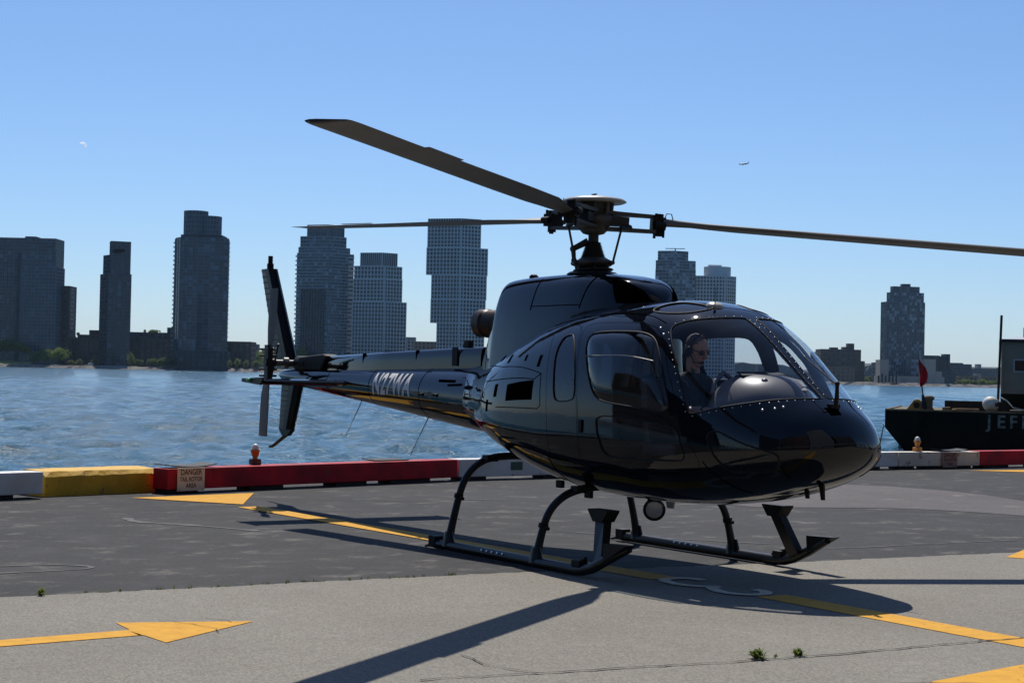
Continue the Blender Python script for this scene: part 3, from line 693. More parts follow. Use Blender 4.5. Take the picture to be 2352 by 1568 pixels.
for x in (-3.25, -4.55): MB().box((x, 0, 1.955 - (-2.0 - x) * .0285 - .05), (.012, .23 - (-2 - x) * .02, .115)).build('cover_joint', M_VOID, shc)
fn = MB(); fn.slab([(-2.24, -.03, 2.03), (-2.33, -.03, 2.03), (-2.46, -.03, 1.76), (-2.28, -.03, 1.76)], (0, .06, 0)); fn.box((-2.37, -.118, 1.86), (.11, .012, .2)); fn.build('cover_blade', M_BLACK, heli)
def fin(name, pts, th, ribs):
    """pts: leading-top, leading-bottom, trailing-bottom, trailing-top (x,z); tapered to a blunt trailing edge"""
    b = MB(); lt_, lb_, tb_, tt_ = pts
    def mid(a, c, t): return (a[0] + (c[0] - a[0]) * t, a[1] + (c[1] - a[1]) * t)
    secs = []
    for (L, Tr) in ((lb_, tb_), (lt_, tt_)):
        sec = []
        for t, h in ((0, 0), (.06, .5), (.25, 1), (.5, .95), (.52, .7), (1, .3)): q = mid(L, Tr, t); sec.append((q, h))
        secs.append(sec)
    vs = []
    for sec in secs:
        for (q, h) in sec: vs.append((q[0], -th / 2 * h, q[1]))
        for (q, h) in sec[::-1][:-1]: vs.append((q[0], th / 2 * h, q[1]))
    n = len(vs) // 2
    b.add(vs, [(i, (i + 1) % n, n + (i + 1) % n, n + i) for i in range(n)] + [list(range(n)), list(range(2 * n))[n:][::-1]], 0)
    o = b.build(name, M_PAINT_MATT, heli)
    _bm = bmesh.new(); _bm.from_mesh(o.data); bmesh.ops.recalc_face_normals(_bm, faces=_bm.faces[:]); _bm.to_mesh(o.data); _bm.free()
    for i in range(ribs):
        t = (i + .6) / ribs; L = mid(lb_, lt_, t); Tr = mid(tb_, tt_, t); a = mid(L, Tr, .56); c = mid(L, Tr, .96)
        for sg in (-1, 1):
            MB().tube([(a[0], sg * th * .33, a[1]), (c[0], sg * th * .18, c[1])], .011, 5).build('fin_rib', M_HUB, o)
    return o
fin('upper_fin', [(-7.24, 2.985), (-6.50, 1.72), (-7.12, 1.72), (-7.66, 2.995)], .13, 17)
fin('lower_fin', [(-6.34, 1.50), (-6.60, .92), (-6.985, .93), (-6.94, 1.50)], .12, 9)
MB().slab([(-6.60, -.03, .925), (-6.985, -.03, .935), (-6.88, -.03, .84), (-6.73, -.03, .84)], (0, .06, 0)).build('fin_tip', M_PAINT_MATT, heli)
MB().tube([(-6.78, 0, .86), (-6.95, 0, .79), (-7.20, 0, .69), (-7.30, 0, .68)], [.028, .024, .022, .018], 8).build('tail_skid', M_BLACK, heli)
bc = MB(); bc.tube([(-7.42, 0, 2.98), (-7.42, 0, 3.06)], .045, 10).tube([(-7.42, 0, 3.06), (-7.42, 0, 3.16)], .032, 10); bc.build('beacon', M_BLACK, heli)
# stabiliser (inverted aerofoil) through the boom
ch = [(0, 0), (.05, .018), (.25, .03), (.6, .022), (1, .002), (.6, -.028), (.25, -.042), (.05, -.026)]
sb = MB(); vs = []
for y in (-1.265, 1.265):
    for t, h in ch: vs.append((-4.74 - .50 * t, y, 1.545 + h))
n = len(ch); sb.add(vs, [(i, n + i, n + (i + 1) % n, (i + 1) % n) for i in range(n)] + [list(range(n)), list(range(n, 2 * n))[::-1]], 0)
stab = sb.build('stabiliser', M_PAINT, heli)
M_NAV = mat('green_nav_lens', (0.10, 0.5, 0.25), 0.2)
for y in (-1.265, 1.265):
    MB().slab([(-4.70, y - .012, 1.59), (-5.30, y - .012, 1.57), (-5.30, y - .012, 1.53), (-4.78, y - .012, 1.50)], (0, .024, 0)).build('end_plate', M_PAINT_MATT, stab)
    MB().ball((-5.08, y * 1.02, 1.555), (.05, .025, .025), 8).build('navigation_light', M_NAV, stab)
# tail gearbox and rotor
gb = MB(); gb.slab([(-5.62, -.09, 1.88), (-5.50, -.09, 1.86), (-5.68, -.09, 1.68), (-6.35, -.09, 1.70), (-6.30, -.09, 1.84), (-6.0, -.09, 1.86)], (0, .18, 0)); gb.tube([(-6.45, 0, 1.76), (-6.15, 0, 1.76)], .10, 12); gb.build('tail_gearbox', M_BLACK, heli, .02)
tr = MB(); tr.tube([(-6.47, -.05, 1.765), (-6.47, -.40, 1.765)], .038, 12).tube([(-6.47, -.16, 1.765), (-6.47, -.22, 1.765)], .07, 12)
trh = tr.build('tail_rotor_shaft', M_METAL, heli)
hb = MB(); hb.box((-6.47, -.42, 1.765), (.10, .07, .44)); hb.tube([(-6.47, -.33, 1.765), (-6.47, -.47, 1.765)], .05, 10)
for z in (1.60, 1.68, 1.85, 1.93): hb.tube([(-6.36, -.36, z), (-6.60, -.48, z)], .014, 6)
hb.tube([(-6.58, -.34, 1.52), (-6.36, -.34, 2.0)], .012, 6); hb.build('tail_rotor_hub', M_DARKMETAL, heli)
axis_t = Vector((.07, 0, 1)).normalized()
for sg in (1, -1):
    b = MB(); vs = []; secs = ((.17, .10, -3), (.30, .17, -4), (.42, .21, -5), (.91, .21, -6), (.925, .20, -6)); base = Vector((-6.47, -.42, 1.765))
    prof = [(-.30, 0), (-.2, .045), (.1, .05), (.7, 0), (.1, -.03), (-.2, -.03)]
    for r, c, tw in secs:
        a = math.radians(tw); cd = Vector((math.cos(a), math.sin(a) * -1, 0)) * sg; nd = Vector((math.sin(a), math.cos(a), 0))
        for u_, h in prof: vs.append(base + axis_t * (sg * r) + cd * (u_ * c) + nd * (h * .17 * (1 if r > .3 else 2)))
    n = len(prof); b.add(vs, [(i * n + j, i * n + (j + 1) % n, (i + 1) * n + (j + 1) % n, (i + 1) * n + j) for i in range(len(secs) - 1) for j in range(n)] + [list(range(n))[::-1], list(range((len(secs) - 1) * n, len(secs) * n))], 0)
    o = b.build('tail_rotor_blade', M_BLADE, heli)
    _bm = bmesh.new(); _bm.from_mesh(o.data); bmesh.ops.recalc_face_normals(_bm, faces=_bm.faces[:]); _bm.to_mesh(o.data); _bm.free()
# boom antennas and little horn lights
for a, c in (((-4.66, -.02, 1.36), (-5.06, -.02, .93)), ((-3.08, -.02, 1.20), (-3.47, -.02, .77))):
    MB().tube([a, c], [.006, .0035], 6).tube([(a[0], a[1], a[2] + .03), a], [.035, .012], 8).build('whip_antenna', M_METAL, boom)
for x in (-2.84, -2.50):
    y = -math.sqrt(boom_r(x) ** 2 - .02 ** 2); MB().lathe([(.012, 0), (.014, .03), (.035, .06)], Matrix.Translation((x, y, 1.45)) @ Matrix.Rotation(PI / 2, 4, 'X') @ Matrix.Rotation(.5, 4, 'Y'), 12).build('boom_fitting', M_METAL, boom)
MB().box((-2.15, -.335, 1.60), (.32, .02, .03)).build('boom_slot', M_VOID, boom)
def text_mesh(s, size=1.0, sx=1.0, spacing=1.0, bold=0.0):
    cu = bpy.data.curves.new('text', 'FONT'); cu.body = s; cu.size = size; cu.space_character = spacing; cu.offset = bold; cu.align_x = 'CENTER'; cu.align_y = 'CENTER'
    o = bpy.data.objects.new('text', cu); COL.objects.link(o)
    dg = bpy.context.evaluated_depsgraph_get(); me = bpy.data.meshes.new_from_object(o.evaluated_get(dg))
    bpy.data.objects.remove(o); bpy.data.curves.remove(cu)
    for v in me.vertices: v.co.x *= sx
    return me
me = text_mesh('N27WA', .325, .86, 1.12, .011)
bm = bmesh.new(); bm.from_mesh(me)
for z in np.linspace(-.12, .12, 11): bmesh.ops.bisect_plane(bm, geom=bm.verts[:] + bm.edges[:] + bm.faces[:], plane_co=(0, z, 0), plane_no=(0, 1, 0))
bm.to_mesh(me); bm.free()
xs = [v.co.x for v in me.vertices]; sx = .98 / (max(xs) - min(xs))
for v in me.vertices:
    x = -3.555 + v.co.x * sx + v.co.y * .02; z = 1.532 + v.co.y; r = boom_r(x) + .003; dz = z - boom_z(x)
    v.co = (x, -math.sqrt(max(r * r - dz * dz, 1e-4)), z)
me.materials.append(M_WHITE); o = bpy.data.objects.new('registration', me); COL.objects.link(o); o.parent = boom

# ---- landing gear
for sg in (-1, 1):
    y = 1.10 * sg
    sk = MB(); sk.tube([(-.98, y, .055), (1.40, y, .055), (1.52, y, .065), (1.66, y, .10), (1.86, y, .185), (2.12, y * .97, .295)], [.047, .047, .047, .046, .045, .03], 14)
    skid = sk.build('skid', M_SKID, heli)
    for i in range(5): MB().tube([(-.05 + i * .09, y - .034, .078), (-.05 + i * .09, y - .050, .084)], .010, 6).build('skid_bolt', M_CHROME, skid)
    MB().box((-.97, y, .075), (.13, .10, .11)).tube([(-1.03, y, .04), (-1.17, y, .012)], [.02, .012], 6).build('skid_end_fitting', M_BLACK, skid, .01)
    MB().box((1.46, y, .115), (.12, .09, .06)).tube([(1.36, y, .10), (1.55, y, .16)], .02, 6).build('toe_clamp', M_BLACK, skid, .008)
    # boarding step: flanged post with a flared tread, and a toe plate
    st = MB(); st.slab([(1.66, y * .97 - .04, .11), (1.775, y * .97 - .04, .15), (1.65, y * .865 - .04, .49), (1.525, y * .865 - .04, .49)], (0, .08, 0))
    st.build('step_post', M_SKID, skid)
    tp = MB(); c0 = (1.585, y * .865)
    tp.slab([(c0[0] - .14, c0[1] - .065, .572), (c0[0] + .14, c0[1] - .065, .572), (c0[0] + .135, c0[1] - .065, .555), (c0[0] + .065, c0[1] - .065, .47), (c0[0] - .065, c0[1] - .065, .47), (c0[0] - .135, c0[1] - .065, .555)], (0, .13, 0))
    tp.build('step_tread', M_BLACK, skid)
    MB().slab([(1.86, y - .05, .318), (2.19, y - .05, .33), (2.10, y - .05, .285), (1.87, y - .05, .17)], (0, .10, 0)).build('toe_plate', M_BLACK, skid)
for x, nm in ((.79, 'front'), (-.73, 'rear')):
    if nm == 'front': half = [(1.10, .06), (1.085, .16), (1.03, .37), (.975, .50), (.87, .60), (.74, .665), (.55, .70), (.3, .71)]
    else: half = [(1.10, .06), (1.085, .18), (1.00, .52), (.95, .66), (.87, .775), (.74, .86), (.58, .895), (.3, .90)]
    pts = [(x, -a, z) for a, z in half] + [(x, a, z) for a, z in half[::-1]]
    rr = [.05, .038, .036, .036, .036, .037, .038, .038]
    o = MB().tube(pts, rr + rr[::-1], 12).build('cross_tube', M_SKID, heli)
    s2 = o.modifiers.new('sub', 'SUBSURF'); s2.levels = 1; s2.render_levels = 2
    for sg in (-1, 1):
        a, z = half[2]; q = Vector((x, sg * a, z)); MB().tube([q + Vector((0, sg * .005, -.02)), q + Vector((0, -sg * .005, .02))], .045, 12).box(q + Vector((.055, 0, -.02)), (.05, .03, .03)).build('tube_clamp', M_BLACK, o)
        f = MB(); f.lathe([(.085, .02), (.07, .07), (.045, .16)], Matrix.Translation((x, sg * 1.10, .03)) @ Matrix.Diagonal((1.25, .62, 1, 1)), 14); f.build('foot_saddle', M_SKID, o)
        a, z = half[5]; MB().box((x + .05, sg * (a - .05), z + .02), (.10, .12, .06)).build('tube_bracket', M_BLACK, o)
for x, y, z in ((.35, -.25, .60), (-.2, .2, .70), (.1, -.4, .68)):
    MB().box((x, y, z), (.10, .04, .07)).build('belly_fitting', M_BLACK, heli, .008)
MB().slab([(.80, .28, .62), (.95, .28, .62), (.92, .28, .50), (.84, .28, .50)], (0, .02, 0)).build('belly_antenna', M_CAP, heli)

# ---- main rotor
HX, HZ = -.02, 3.17
mast = MB(); mast.tube([(HX, 0, 2.62), (HX, 0, 3.16)], .05, 18); mast.lathe([(.25, 2.645), (.22, 2.665), (.14, 2.68), (.11, 2.70)], Matrix.Translation((HX, 0, 0)), 28)
mast.build('rotor_mast', M_DARKMETAL, heli)
bel = []
for i in range(15):
    t = i / 14; r = .125 - .06 * t ** .8; z = 2.775 + .17 * t; bel += [(r + .012, z), (r - .005, z + .006)]
MB().lathe(bel, Matrix.Translation((HX, 0, 0)), 24).build('mast_boot', M_BLACK, heli)
tilt = Matrix.Translation((HX, 0, 2.752)) @ Matrix.Rotation(math.radians(3.5), 4, Vector((.3, -1, 0)))
MB().lathe([(.09, -.045), (.17, -.03), (.20, -.012), (.205, .004), (.17, .02), (.12, .05)], tilt, 28).build('swashplate', M_HUB, heli)
MB().lathe([(.08, -.085), (.18, -.078), (.195, -.066), (.18, -.056), (.08, -.05)], tilt, 28).build('fixed_swashplate', M_DARKMETAL, heli)
lg = MB()
for a0 in (20, 95, 150, 215, 275, 330):
    a = math.radians(a0); lg.ball((HX + math.cos(a) * .205, math.sin(a) * .205, 2.75), .022, 8)
    lg.tube([(HX + math.cos(a) * .16, math.sin(a) * .16, 2.66), (HX + math.cos(a) * .17, math.sin(a) * .17, 2.72)], .014, 6)
lg.build('swashplate_lugs', M_DARKMETAL, heli)
sc_ = MB()
for a0 in (238,):
    a = math.radians(a0); d = Vector((math.cos(a), math.sin(a), 0)); o_ = Vector((HX, 0, 0))
    A, B, Cc = o_ + d * .05 + Vector((0, 0, 2.96)), o_ + d * .19 + Vector((0, 0, 2.885)), o_ + d * .18 + Vector((0, 0, 2.775))
    sc_.tube([A, B], [.034, .026], 8).tube([B, Cc], [.024, .020], 8).ball(B, .034, 8).ball(Cc, .03, 8)
sc_.build('scissor_link', M_DARKMETAL, heli)
cap = MB().lathe([(1e-5, 3.325), (.20, 3.325), (.28, 3.318), (.305, 3.328), (.308, 3.336), (.28, 3.358), (.17, 3.378), (.03, 3.385), (1e-5, 3.388)], Matrix.Translation((HX, 0, 0)), 36).build('rotor_cap', M_CAP, heli)
MB().tube([(HX, 0, 3.38), (HX, 0, 3.405)], .014, 8).box((HX, 0, 3.405), (.07, .018, .01)).build('cap_bolt', M_DARKMETAL, cap)
MB().lathe([(.06, 3.02), (.10, 3.03), (.13, 3.06), (.13, 3.09), (.16, 3.11), (.19, 3.14), (.20, 3.17), (.19, 3.20), (.15, 3.22), (.155, 3.325)], Matrix.Translation((HX, 0, 0)), 30).build('hub_body', M_HUB, heli)
for a0 in range(0, 360, 45):
    a = math.radians(a0 + 12); MB().tube([(HX + math.cos(a) * .16, math.sin(a) * .16, 3.21), (HX + math.cos(a) * .17, math.sin(a) * .17, 3.325)], .02, 6).build('cap_bracket', M_HUB, cap)
PSI = math.radians(305.455); RISE = (.172, -.235, .205)
for kb in range(3):
    psi = PSI + kb * 2 * PI / 3; c = RISE[kb]
    tipz = HZ + c
    er = Vector((math.cos(psi), math.sin(psi), c / 5.345)).normalized(); ec = Vector((math.cos(psi - PI / 2), math.sin(psi - PI / 2), 0)); en = er.cross(ec)
    if en.z < 0: en = -en
    o_ = Vector((HX, 0, HZ))
    def pt(r, a=0, h=0): return o_ + er * r + ec * a + en * h
    b = MB(); vs = []
    secs = [(.66, .12, .075, -2), (.86, .15, .06, -3), (1.10, .25, .045, -3.2), (1.42, .33, .04, -3.2), (2.1, .345, .04, -2.8), (3.2, .345, .04, -1.6), (4.3, .345, .038, -.6), (5.16, .355, .036, 0), (5.24, .352, .034, 0), (5.30, .345, .03, 0), (5.345, .32, .02, 0)]
    prof = [(.30, 0), (.28, .32), (.20, .6), (.02, .62), (-.3, .34), (-.69, .03), (-.69, -.03), (-.3, -.2), (.02, -.38), (.20, -.38), (.28, -.22)]
    for r, chd, th, tw in secs:
        a = math.radians(tw + (0, 5.5, 1.5)[kb]); cd = ec * math.cos(a) + en * math.sin(a); nd = en * math.cos(a) - ec * math.sin(a)
        sweep = 0 if r < 5.2 else (r - 5.2) ** 1.5 * .6
        for u_, h in prof: vs.append(o_ + er * r + cd * (u_ * chd + .04) + nd * (h * th) - cd * 0 )
    n = len(prof); b.add(vs, [(i * n + j, (i + 1) * n + j, (i + 1) * n + (j + 1) % n, i * n + (j + 1) % n) for i in range(len(secs) - 1) for j in range(n)], 0, True)
    b.add(vs[:n], [list(range(n))], 0); b.add(vs[-n:], [list(range(n))[::-1]], 1)
    for i, f in enumerate(b.f[:(len(secs) - 1) * n]):
        if i // n >= len(secs) - 2: b.m[i] = 1
    bl = b.build('rotor_blade', [M_BLADE, M_BLADETIP], heli)
    _bm = bmesh.new(); _bm.from_mesh(bl.data); bmesh.ops.recalc_face_normals(_bm, faces=_bm.faces[:]); _bm.to_mesh(bl.data); _bm.free()
    md = bl.modifiers.new('edge', 'EDGE_SPLIT'); md.split_angle = math.radians(55)
    for r0, r1 in ((3.55, 4.15),):
        tq = math.radians(-1.6); MB().slab([pt(r_, a_ * math.cos(tq), a_ * math.sin(tq) - .002) for r_, a_ in ((r0, -.19), (r1, -.19), (r1, -.228), (r0, -.228))], en * .005).build('trim_tab', M_BLADE, bl)
    # hub arm: star blade, sleeve plates, elastomer block, pitch horn
    h1 = MB()
    h1.slab([pt(.08, -.10, .055), pt(.24, -.085, .05), pt(.60, -.04, .05), pt(.60, .04, .05), pt(.24, .085, .05), pt(.08, .10, .055)], en * .032)
    h1.slab([pt(.12, -.085, -.10), pt(.60, -.05, -.092), pt(.60, .05, -.092), pt(.12, .085, -.10)], en * .032)
    arm = h1.build('hub_arm', M_HUB, heli)
    A = Matrix.Translation(pt(.62)) @ Matrix(((er.x, ec.x, en.x, 0), (er.y, ec.y, en.y, 0), (er.z, ec.z, en.z, 0), (0, 0, 0, 1)))
    h2 = MB(); h2.box((0, 0, 0), (.13, .13, .12), M=A); h2.tube([pt(.63, 0, -.115), pt(.63, 0, .095)], .042, 10); h2.tube([pt(.58, .075, -.02), pt(.68, .075, -.02)], .036, 10); h2.tube([pt(.58, -.075, .0), pt(.68, -.075, .0)], .032, 10)
    for aa, bb, zz_, rr in ((.59, .05, .095, .014), (.66, -.045, .10, .013), (.60, -.04, -.135, .014), (.67, .04, -.13, .012)): h2.tube([pt(aa, bb, 0), pt(aa, bb, zz_)], rr, 6)
    h2.build('elastomer_block', M_BLACK, arm)
    h3 = MB(); h3.slab([pt(.16, -.075, -.05), pt(.33, -.065, -.05), pt(.33, .065, -.05), pt(.16, .075, -.05)], en * .085); h3.build('frequency_adapter', M_DARKMETAL, arm)
    h4 = MB(); h4.tube([pt(.66, .06, .03), pt(.69, .05, .10), pt(.74, .03, .10), pt(.77, .02, .02)], .005, 6); h4.build('bonding_strap', M_BLACK, arm)
    # pitch link
    pl = MB(); hi = pt(.24, .165, -.085); a = math.atan2(hi.y, hi.x - HX); lo = Vector((HX + math.cos(a) * .205, math.sin(a) * .205, 2.755))
    pl.tube([lo, hi], .011, 8).ball(lo, .022, 8).ball(hi, .026, 8).tube([hi, pt(.34, .05, -.06)], [.022, .03], 8); pl.build('pitch_link', M_DARKMETAL, heli)

# ---- cabin fittings
def hull_half(x, z, inset):
    th = np.linspace(-PI / 2, PI / 2, 60); q = hullx(np.full(60, x), th); return max(.02, float(np.interp(z, q[:, 2], -q[:, 1])) - inset)
fx_ = [.15, .5, 1.0, 1.5, 2.0, 2.4, 2.7, 2.95]
MB().slab([(x, -hull_half(x, .86, .07), .84) for x in fx_] + [(x, hull_half(x, .86, .07), .84) for x in fx_[::-1]], (0, 0, .04)).build('cabin_floor', M_LINING, heli)
bz = np.linspace(.86, 2.12, 12)
MB().slab([(.14, -hull_half(.14, z, .05), z) for z in bz] + [(.14, hull_half(.14, z, .05), z) for z in bz[::-1]], (.04, 0, 0)).build('bulkhead', M_LINING, heli)
dash = MB(); vs = []; NA, NB = 28, 14
for i in range(NB + 1):
    ph = PI / 2 * i / NB
    for j in range(NA):
        a = 2 * PI * j / NA; ca, sa = math.cos(a), math.sin(a)
        rx = (.40 if ca < 0 else .52); ry = .46
        vs.append((2.56 + rx * math.copysign(abs(ca) ** .9, ca) * math.cos(ph) ** .7, -.10 + ry * sa * math.cos(ph) ** .7, 1.33 + .40 * math.sin(ph)))
dash.add(vs, [(i * NA + j, i * NA + (j + 1) % NA, (i + 1) * NA + (j + 1) % NA, (i + 1) * NA + j) for i in range(NB) for j in range(NA)], 0, True)
gs = dash.build('glareshield', M_DASH, heli)
MB().box((2.40, -.02, 1.10), (.45, .6, .5)).build('console', M_LINING, heli, .03)
MB().tube([(2.50, -.32, 1.70), (2.54, -.20, 1.735), (2.56, -.06, 1.745), (2.50, .03, 1.745)], .012, 6).build('grab_handle', M_BLACK, gs)
for k_, (y0_, y1_, xx_) in enumerate(((-.46, -.14, 2.33), (-.06, .26, 2.33))):
    MB().tube([(xx_ + .06, y0_, 1.56), (xx_ + .02, y0_ + .05, 1.66), (xx_, (y0_ + y1_) / 2, 1.735), (xx_ + .02, y1_ - .05, 1.66), (xx_ + .06, y1_, 1.56)], .022, 8).build('instrument_hood', M_DASH, gs)
MB().slab([(2.50, -.30, 1.735), (2.62, -.34, 1.705), (2.66, .08, 1.715), (2.54, .10, 1.738)], (0, 0, .014)).build('visor_pad', M_BLACK, gs)
MB().tube([(2.94, -.42, 1.46), (2.90, -.16, 1.64), (2.91, .10, 1.63), (2.96, .28, 1.50)], .008, 6).build('defog_duct', M_BLACK, gs)
MB().ball((2.80, -.26, 1.665), .035, 10).build('compass', M_METAL, gs)
MB().slab([(2.74, -.02, 1.715), (2.80, .14, 1.68), (2.97, .04, 1.60), (2.93, -.16, 1.61)], (0, 0, .006)).build('chart', M_LIGHTPAD, gs)
def seat(x, y, parent=heli):
    b = MB(); b.box((x, y, 1.08), (.46, .44, .12)); s_ = b.build('seat', M_SEAT, parent, .03)
    MB().slab([(x - .22, y - .21, 1.08), (x - .30, y - .21, 1.68), (x - .20, y - .21, 1.68), (x - .12, y - .21, 1.10)], (0, .42, 0)).build('backrest', M_SEAT, s_, .03)
    MB().box((x, y, .92), (.34, .34, .22)).build('seat_base', M_LINING, s_)
    return s_
seat(1.90, -.42); seat(1.86, .44)
bs = MB().box((.62, 0, 1.02), (.46, 1.3, .14)).build('rear_bench', M_SEAT, heli, .03)
for y in (-.48, -.16, .16, .48): MB().slab([(.42, y - .14, 1.05), (.26, y - .14, 1.65), (.36, y - .14, 1.65), (.52, y - .14, 1.08)], (0, .28, 0)).build('backrest', M_SEAT, bs, .03)
for sgn in (-1,):       # sliding pane rails across the door window
    rl = MB(); P0 = []
    for x in np.linspace(1.17, 2.08, 9): P0.append(tuple(Vector(hullx(x, .47 + (x - 1.17) * .045)) + Vector(hnormal(x, .47)) * .035))
    P0 = [(p[0], p[1] * -sgn, p[2]) for p in P0]
    rl.tube(P0, .006, 6); rl.build('window_rail', M_METAL, heli)
# ------------------------------------------------------------------ pilot
pil = thing('person', 'pilot in dark navy shirt, headset and sunglasses sitting at the right-hand controls', 'person', (2.0, -.42, 1.17))
def skin_mesh(name, V, E_, R_, m, parent, root=0, sub=2):
    me = bpy.data.meshes.new(name); me.from_pydata(V, E_, []); me.update(); o = bpy.data.objects.new(name, me); COL.objects.link(o)
    md = o.modifiers.new('skin', 'SKIN'); md.use_smooth_shade = True
    for i, r in enumerate(R_): me.skin_vertices[0].data[i].radius = (r, r) if not isinstance(r, tuple) else r
    me.skin_vertices[0].data[root].use_root = True
    s_ = o.modifiers.new('sub', 'SUBSURF'); s_.levels = sub; s_.render_levels = sub
    dg = bpy.context.evaluated_depsgraph_get(); m2 = bpy.data.meshes.new_from_object(o.evaluated_get(dg)); bpy.data.objects.remove(o)
    m2.materials.clear(); m2.materials.append(m); m2.polygons.foreach_set('use_smooth', [True] * len(m2.polygons))
    o = bpy.data.objects.new(name, m2); COL.objects.link(o); o.parent = parent; return o
X0 = 0.0
V = [(.02, 0, .06), (.02, 0, .20), (.03, 0, .36), (.05, 0, .48), (.07, 0, .555), (.085, 0, .62),
     (.05, -.19, .475), (.09, -.235, .27), (.30, -.17, .24), (.38, -.13, .26),
     (.05, .19, .475), (.10, .24, .28), (.28, .20, .34), (.38, .16, .40),
     (.08, -.09, .05), (.42, -.12, .09), (.55, -.12, -.24), (.65, -.12, -.28), (.08, .09, .05), (.42, .12, .09), (.55, .12, -.24), (.65, .12, -.28)]
E_ = [(0, 1), (1, 2), (2, 3), (3, 4), (4, 5), (3, 6), (6, 7), (7, 8), (8, 9), (3, 10), (10, 11), (11, 12), (12, 13), (0, 14), (14, 15), (15, 16), (16, 17), (0, 18), (18, 19), (19, 20), (20, 21)]
R_ = [(.12, .15), (.12, .155), (.12, .17), (.10, .14), .06, .055, .065, .05, .04, .03, .065, .05, .04, .03, .085, .068, .05, .04, .085, .068, .05, .04]
bd = skin_mesh('body', V, E_, R_, M_SHIRT, pil)
def limb(name, pts, rs, m): return MB().tube(pts, rs, 10).build(name, m, pil)
limb('forearm', [(.09, -.237, .265), (.19, -.21, .25), (.30, -.168, .243), (.37, -.135, .262)], [.054, .050, .041, .031], M_SKIN)
limb('forearm', [(.10, .242, .275), (.19, .225, .305), (.28, .20, .342), (.37, .163, .398)], [.054, .050, .041, .031], M_SKIN)
def hand(w, d, up):
    w = Vector(w); d = Vector(d).normalized(); up = Vector(up).normalized(); s_ = d.cross(up)
    b = MB(); b.ball(w + d * .045, (.048, .04, .022), 10, M=Matrix(((d.x, s_.x, up.x, 0), (d.y, s_.y, up.y, 0), (d.z, s_.z, up.z, 0), (0, 0, 0, 1))))
    for i, ln in enumerate((.062, .072, .068, .052)):
        a = w + d * .08 + s_ * (.027 - .018 * i); b.tube([a, a + d * ln * .45 - up * .008, a + d * ln * .7 - up * .03, a + d * ln * .68 - up * .048], [.0095, .009, .0085, .007], 7)
    a = w + d * .03 + s_ * .035; b.tube([a, a + d * .03 + s_ * .022 - up * .01, a + d * .058 + s_ * .018 - up * .022], [.011, .010, .008], 7)
    return b.build('hand', M_SKIN, pil)
hand((.385, -.128, .265), (.9, .25, -.05), (0, .1, 1)); hand((.385, .158, .405), (.9, -.2, .1), (0, 0, 1))
hd = MB(); hc = Vector((.115, 0, .74)); Rh = Matrix.Rotation(math.radians(22), 4, 'Y') @ Matrix.Identity(4)
Hm = Matrix.Translation(hc) @ Matrix.Rotation(math.radians(14), 4, 'Z') @ Rh
def hp(x, y, z): return Hm @ Vector((x, y, z))
def hball(b, c, r, m=0, n=14): b.lathe([(max(math.cos(t), 1e-5), math.sin(t)) for t in np.linspace(-PI / 2, PI / 2, n // 2 + 1)], Hm @ Matrix.Translation(c) @ Matrix.Diagonal((*r, 1)), n, m)
hball(hd, (0, 0, .03), (.098, .078, .10)); hball(hd, (.028, 0, -.045), (.072, .062, .075)); hball(hd, (.07, 0, -.085), (.03, .032, .028))
hd.tube([hp(.092, 0, .03), hp(.118, 0, -.012), hp(.098, 0, -.022)], [.010, .017, .012], 8)
hd.tube([hp(.085, -.026, -.058), hp(.097, 0, -.057), hp(.085, .026, -.058)], [.006, .009, .006], 6)
for s_ in (-1, 1): hball(hd, (-.01, s_ * .078, -.005), (.02, .012, .034))
hd.tube([(.075, 0, .56), hp(-.01, 0, -.06)], [.058, .056], 12)
hball(hd, (.045, .036, -.03), (.036, .026, .030)); hball(hd, (.045, -.036, -.03), (.036, .026, .030)); hball(hd, (.074, 0, .052), (.026, .05, .02))
hd.build('head', M_SKIN, pil)
hr = MB(); hball(hr, (-.024, 0, .056), (.094, .080, .088)); hball(hr, (-.045, 0, .0), (.068, .074, .08)); hr.build('hair', M_HAIR, pil)
hs = MB()
hs.tube([hp(0, .085 * math.sin(a) * 1.08, .05 + .100 * math.cos(a)) for a in np.linspace(-PI / 2, PI / 2, 13)], .007, 8)
for s_ in (-1, 1): hball(hs, (-.008, s_ * .088, -.005), (.036, .024, .044))
hs.tube([hp(.02, -.09, -.03), hp(.07, -.07, -.075), hp(.105, -.02, -.062)], .005, 6); hball(hs, (.108, -.01, -.06), (.012, .018, .012)); hs.build('headset', M_BLACK, pil)
sg_ = MB()
for s_ in (-1, 1): hball(sg_, (.083, s_ * .034, .018), (.018, .030, .022)); sg_.tube([hp(.08, s_ * .06, .022), hp(0, s_ * .085, .02)], .004, 6)
sg_.tube([hp(.097, -.012, .022), hp(.097, .012, .022)], .004, 6); sg_.build('sunglasses', M_BLADETIP, pil)
MB().tube([(-.05, -.16, .56), (.15, -.14, .47), (.17, -.03, .25), (.14, .12, .10)], .022, 6).build('seat_belt', M_BLACK, pil)
#@@PART3

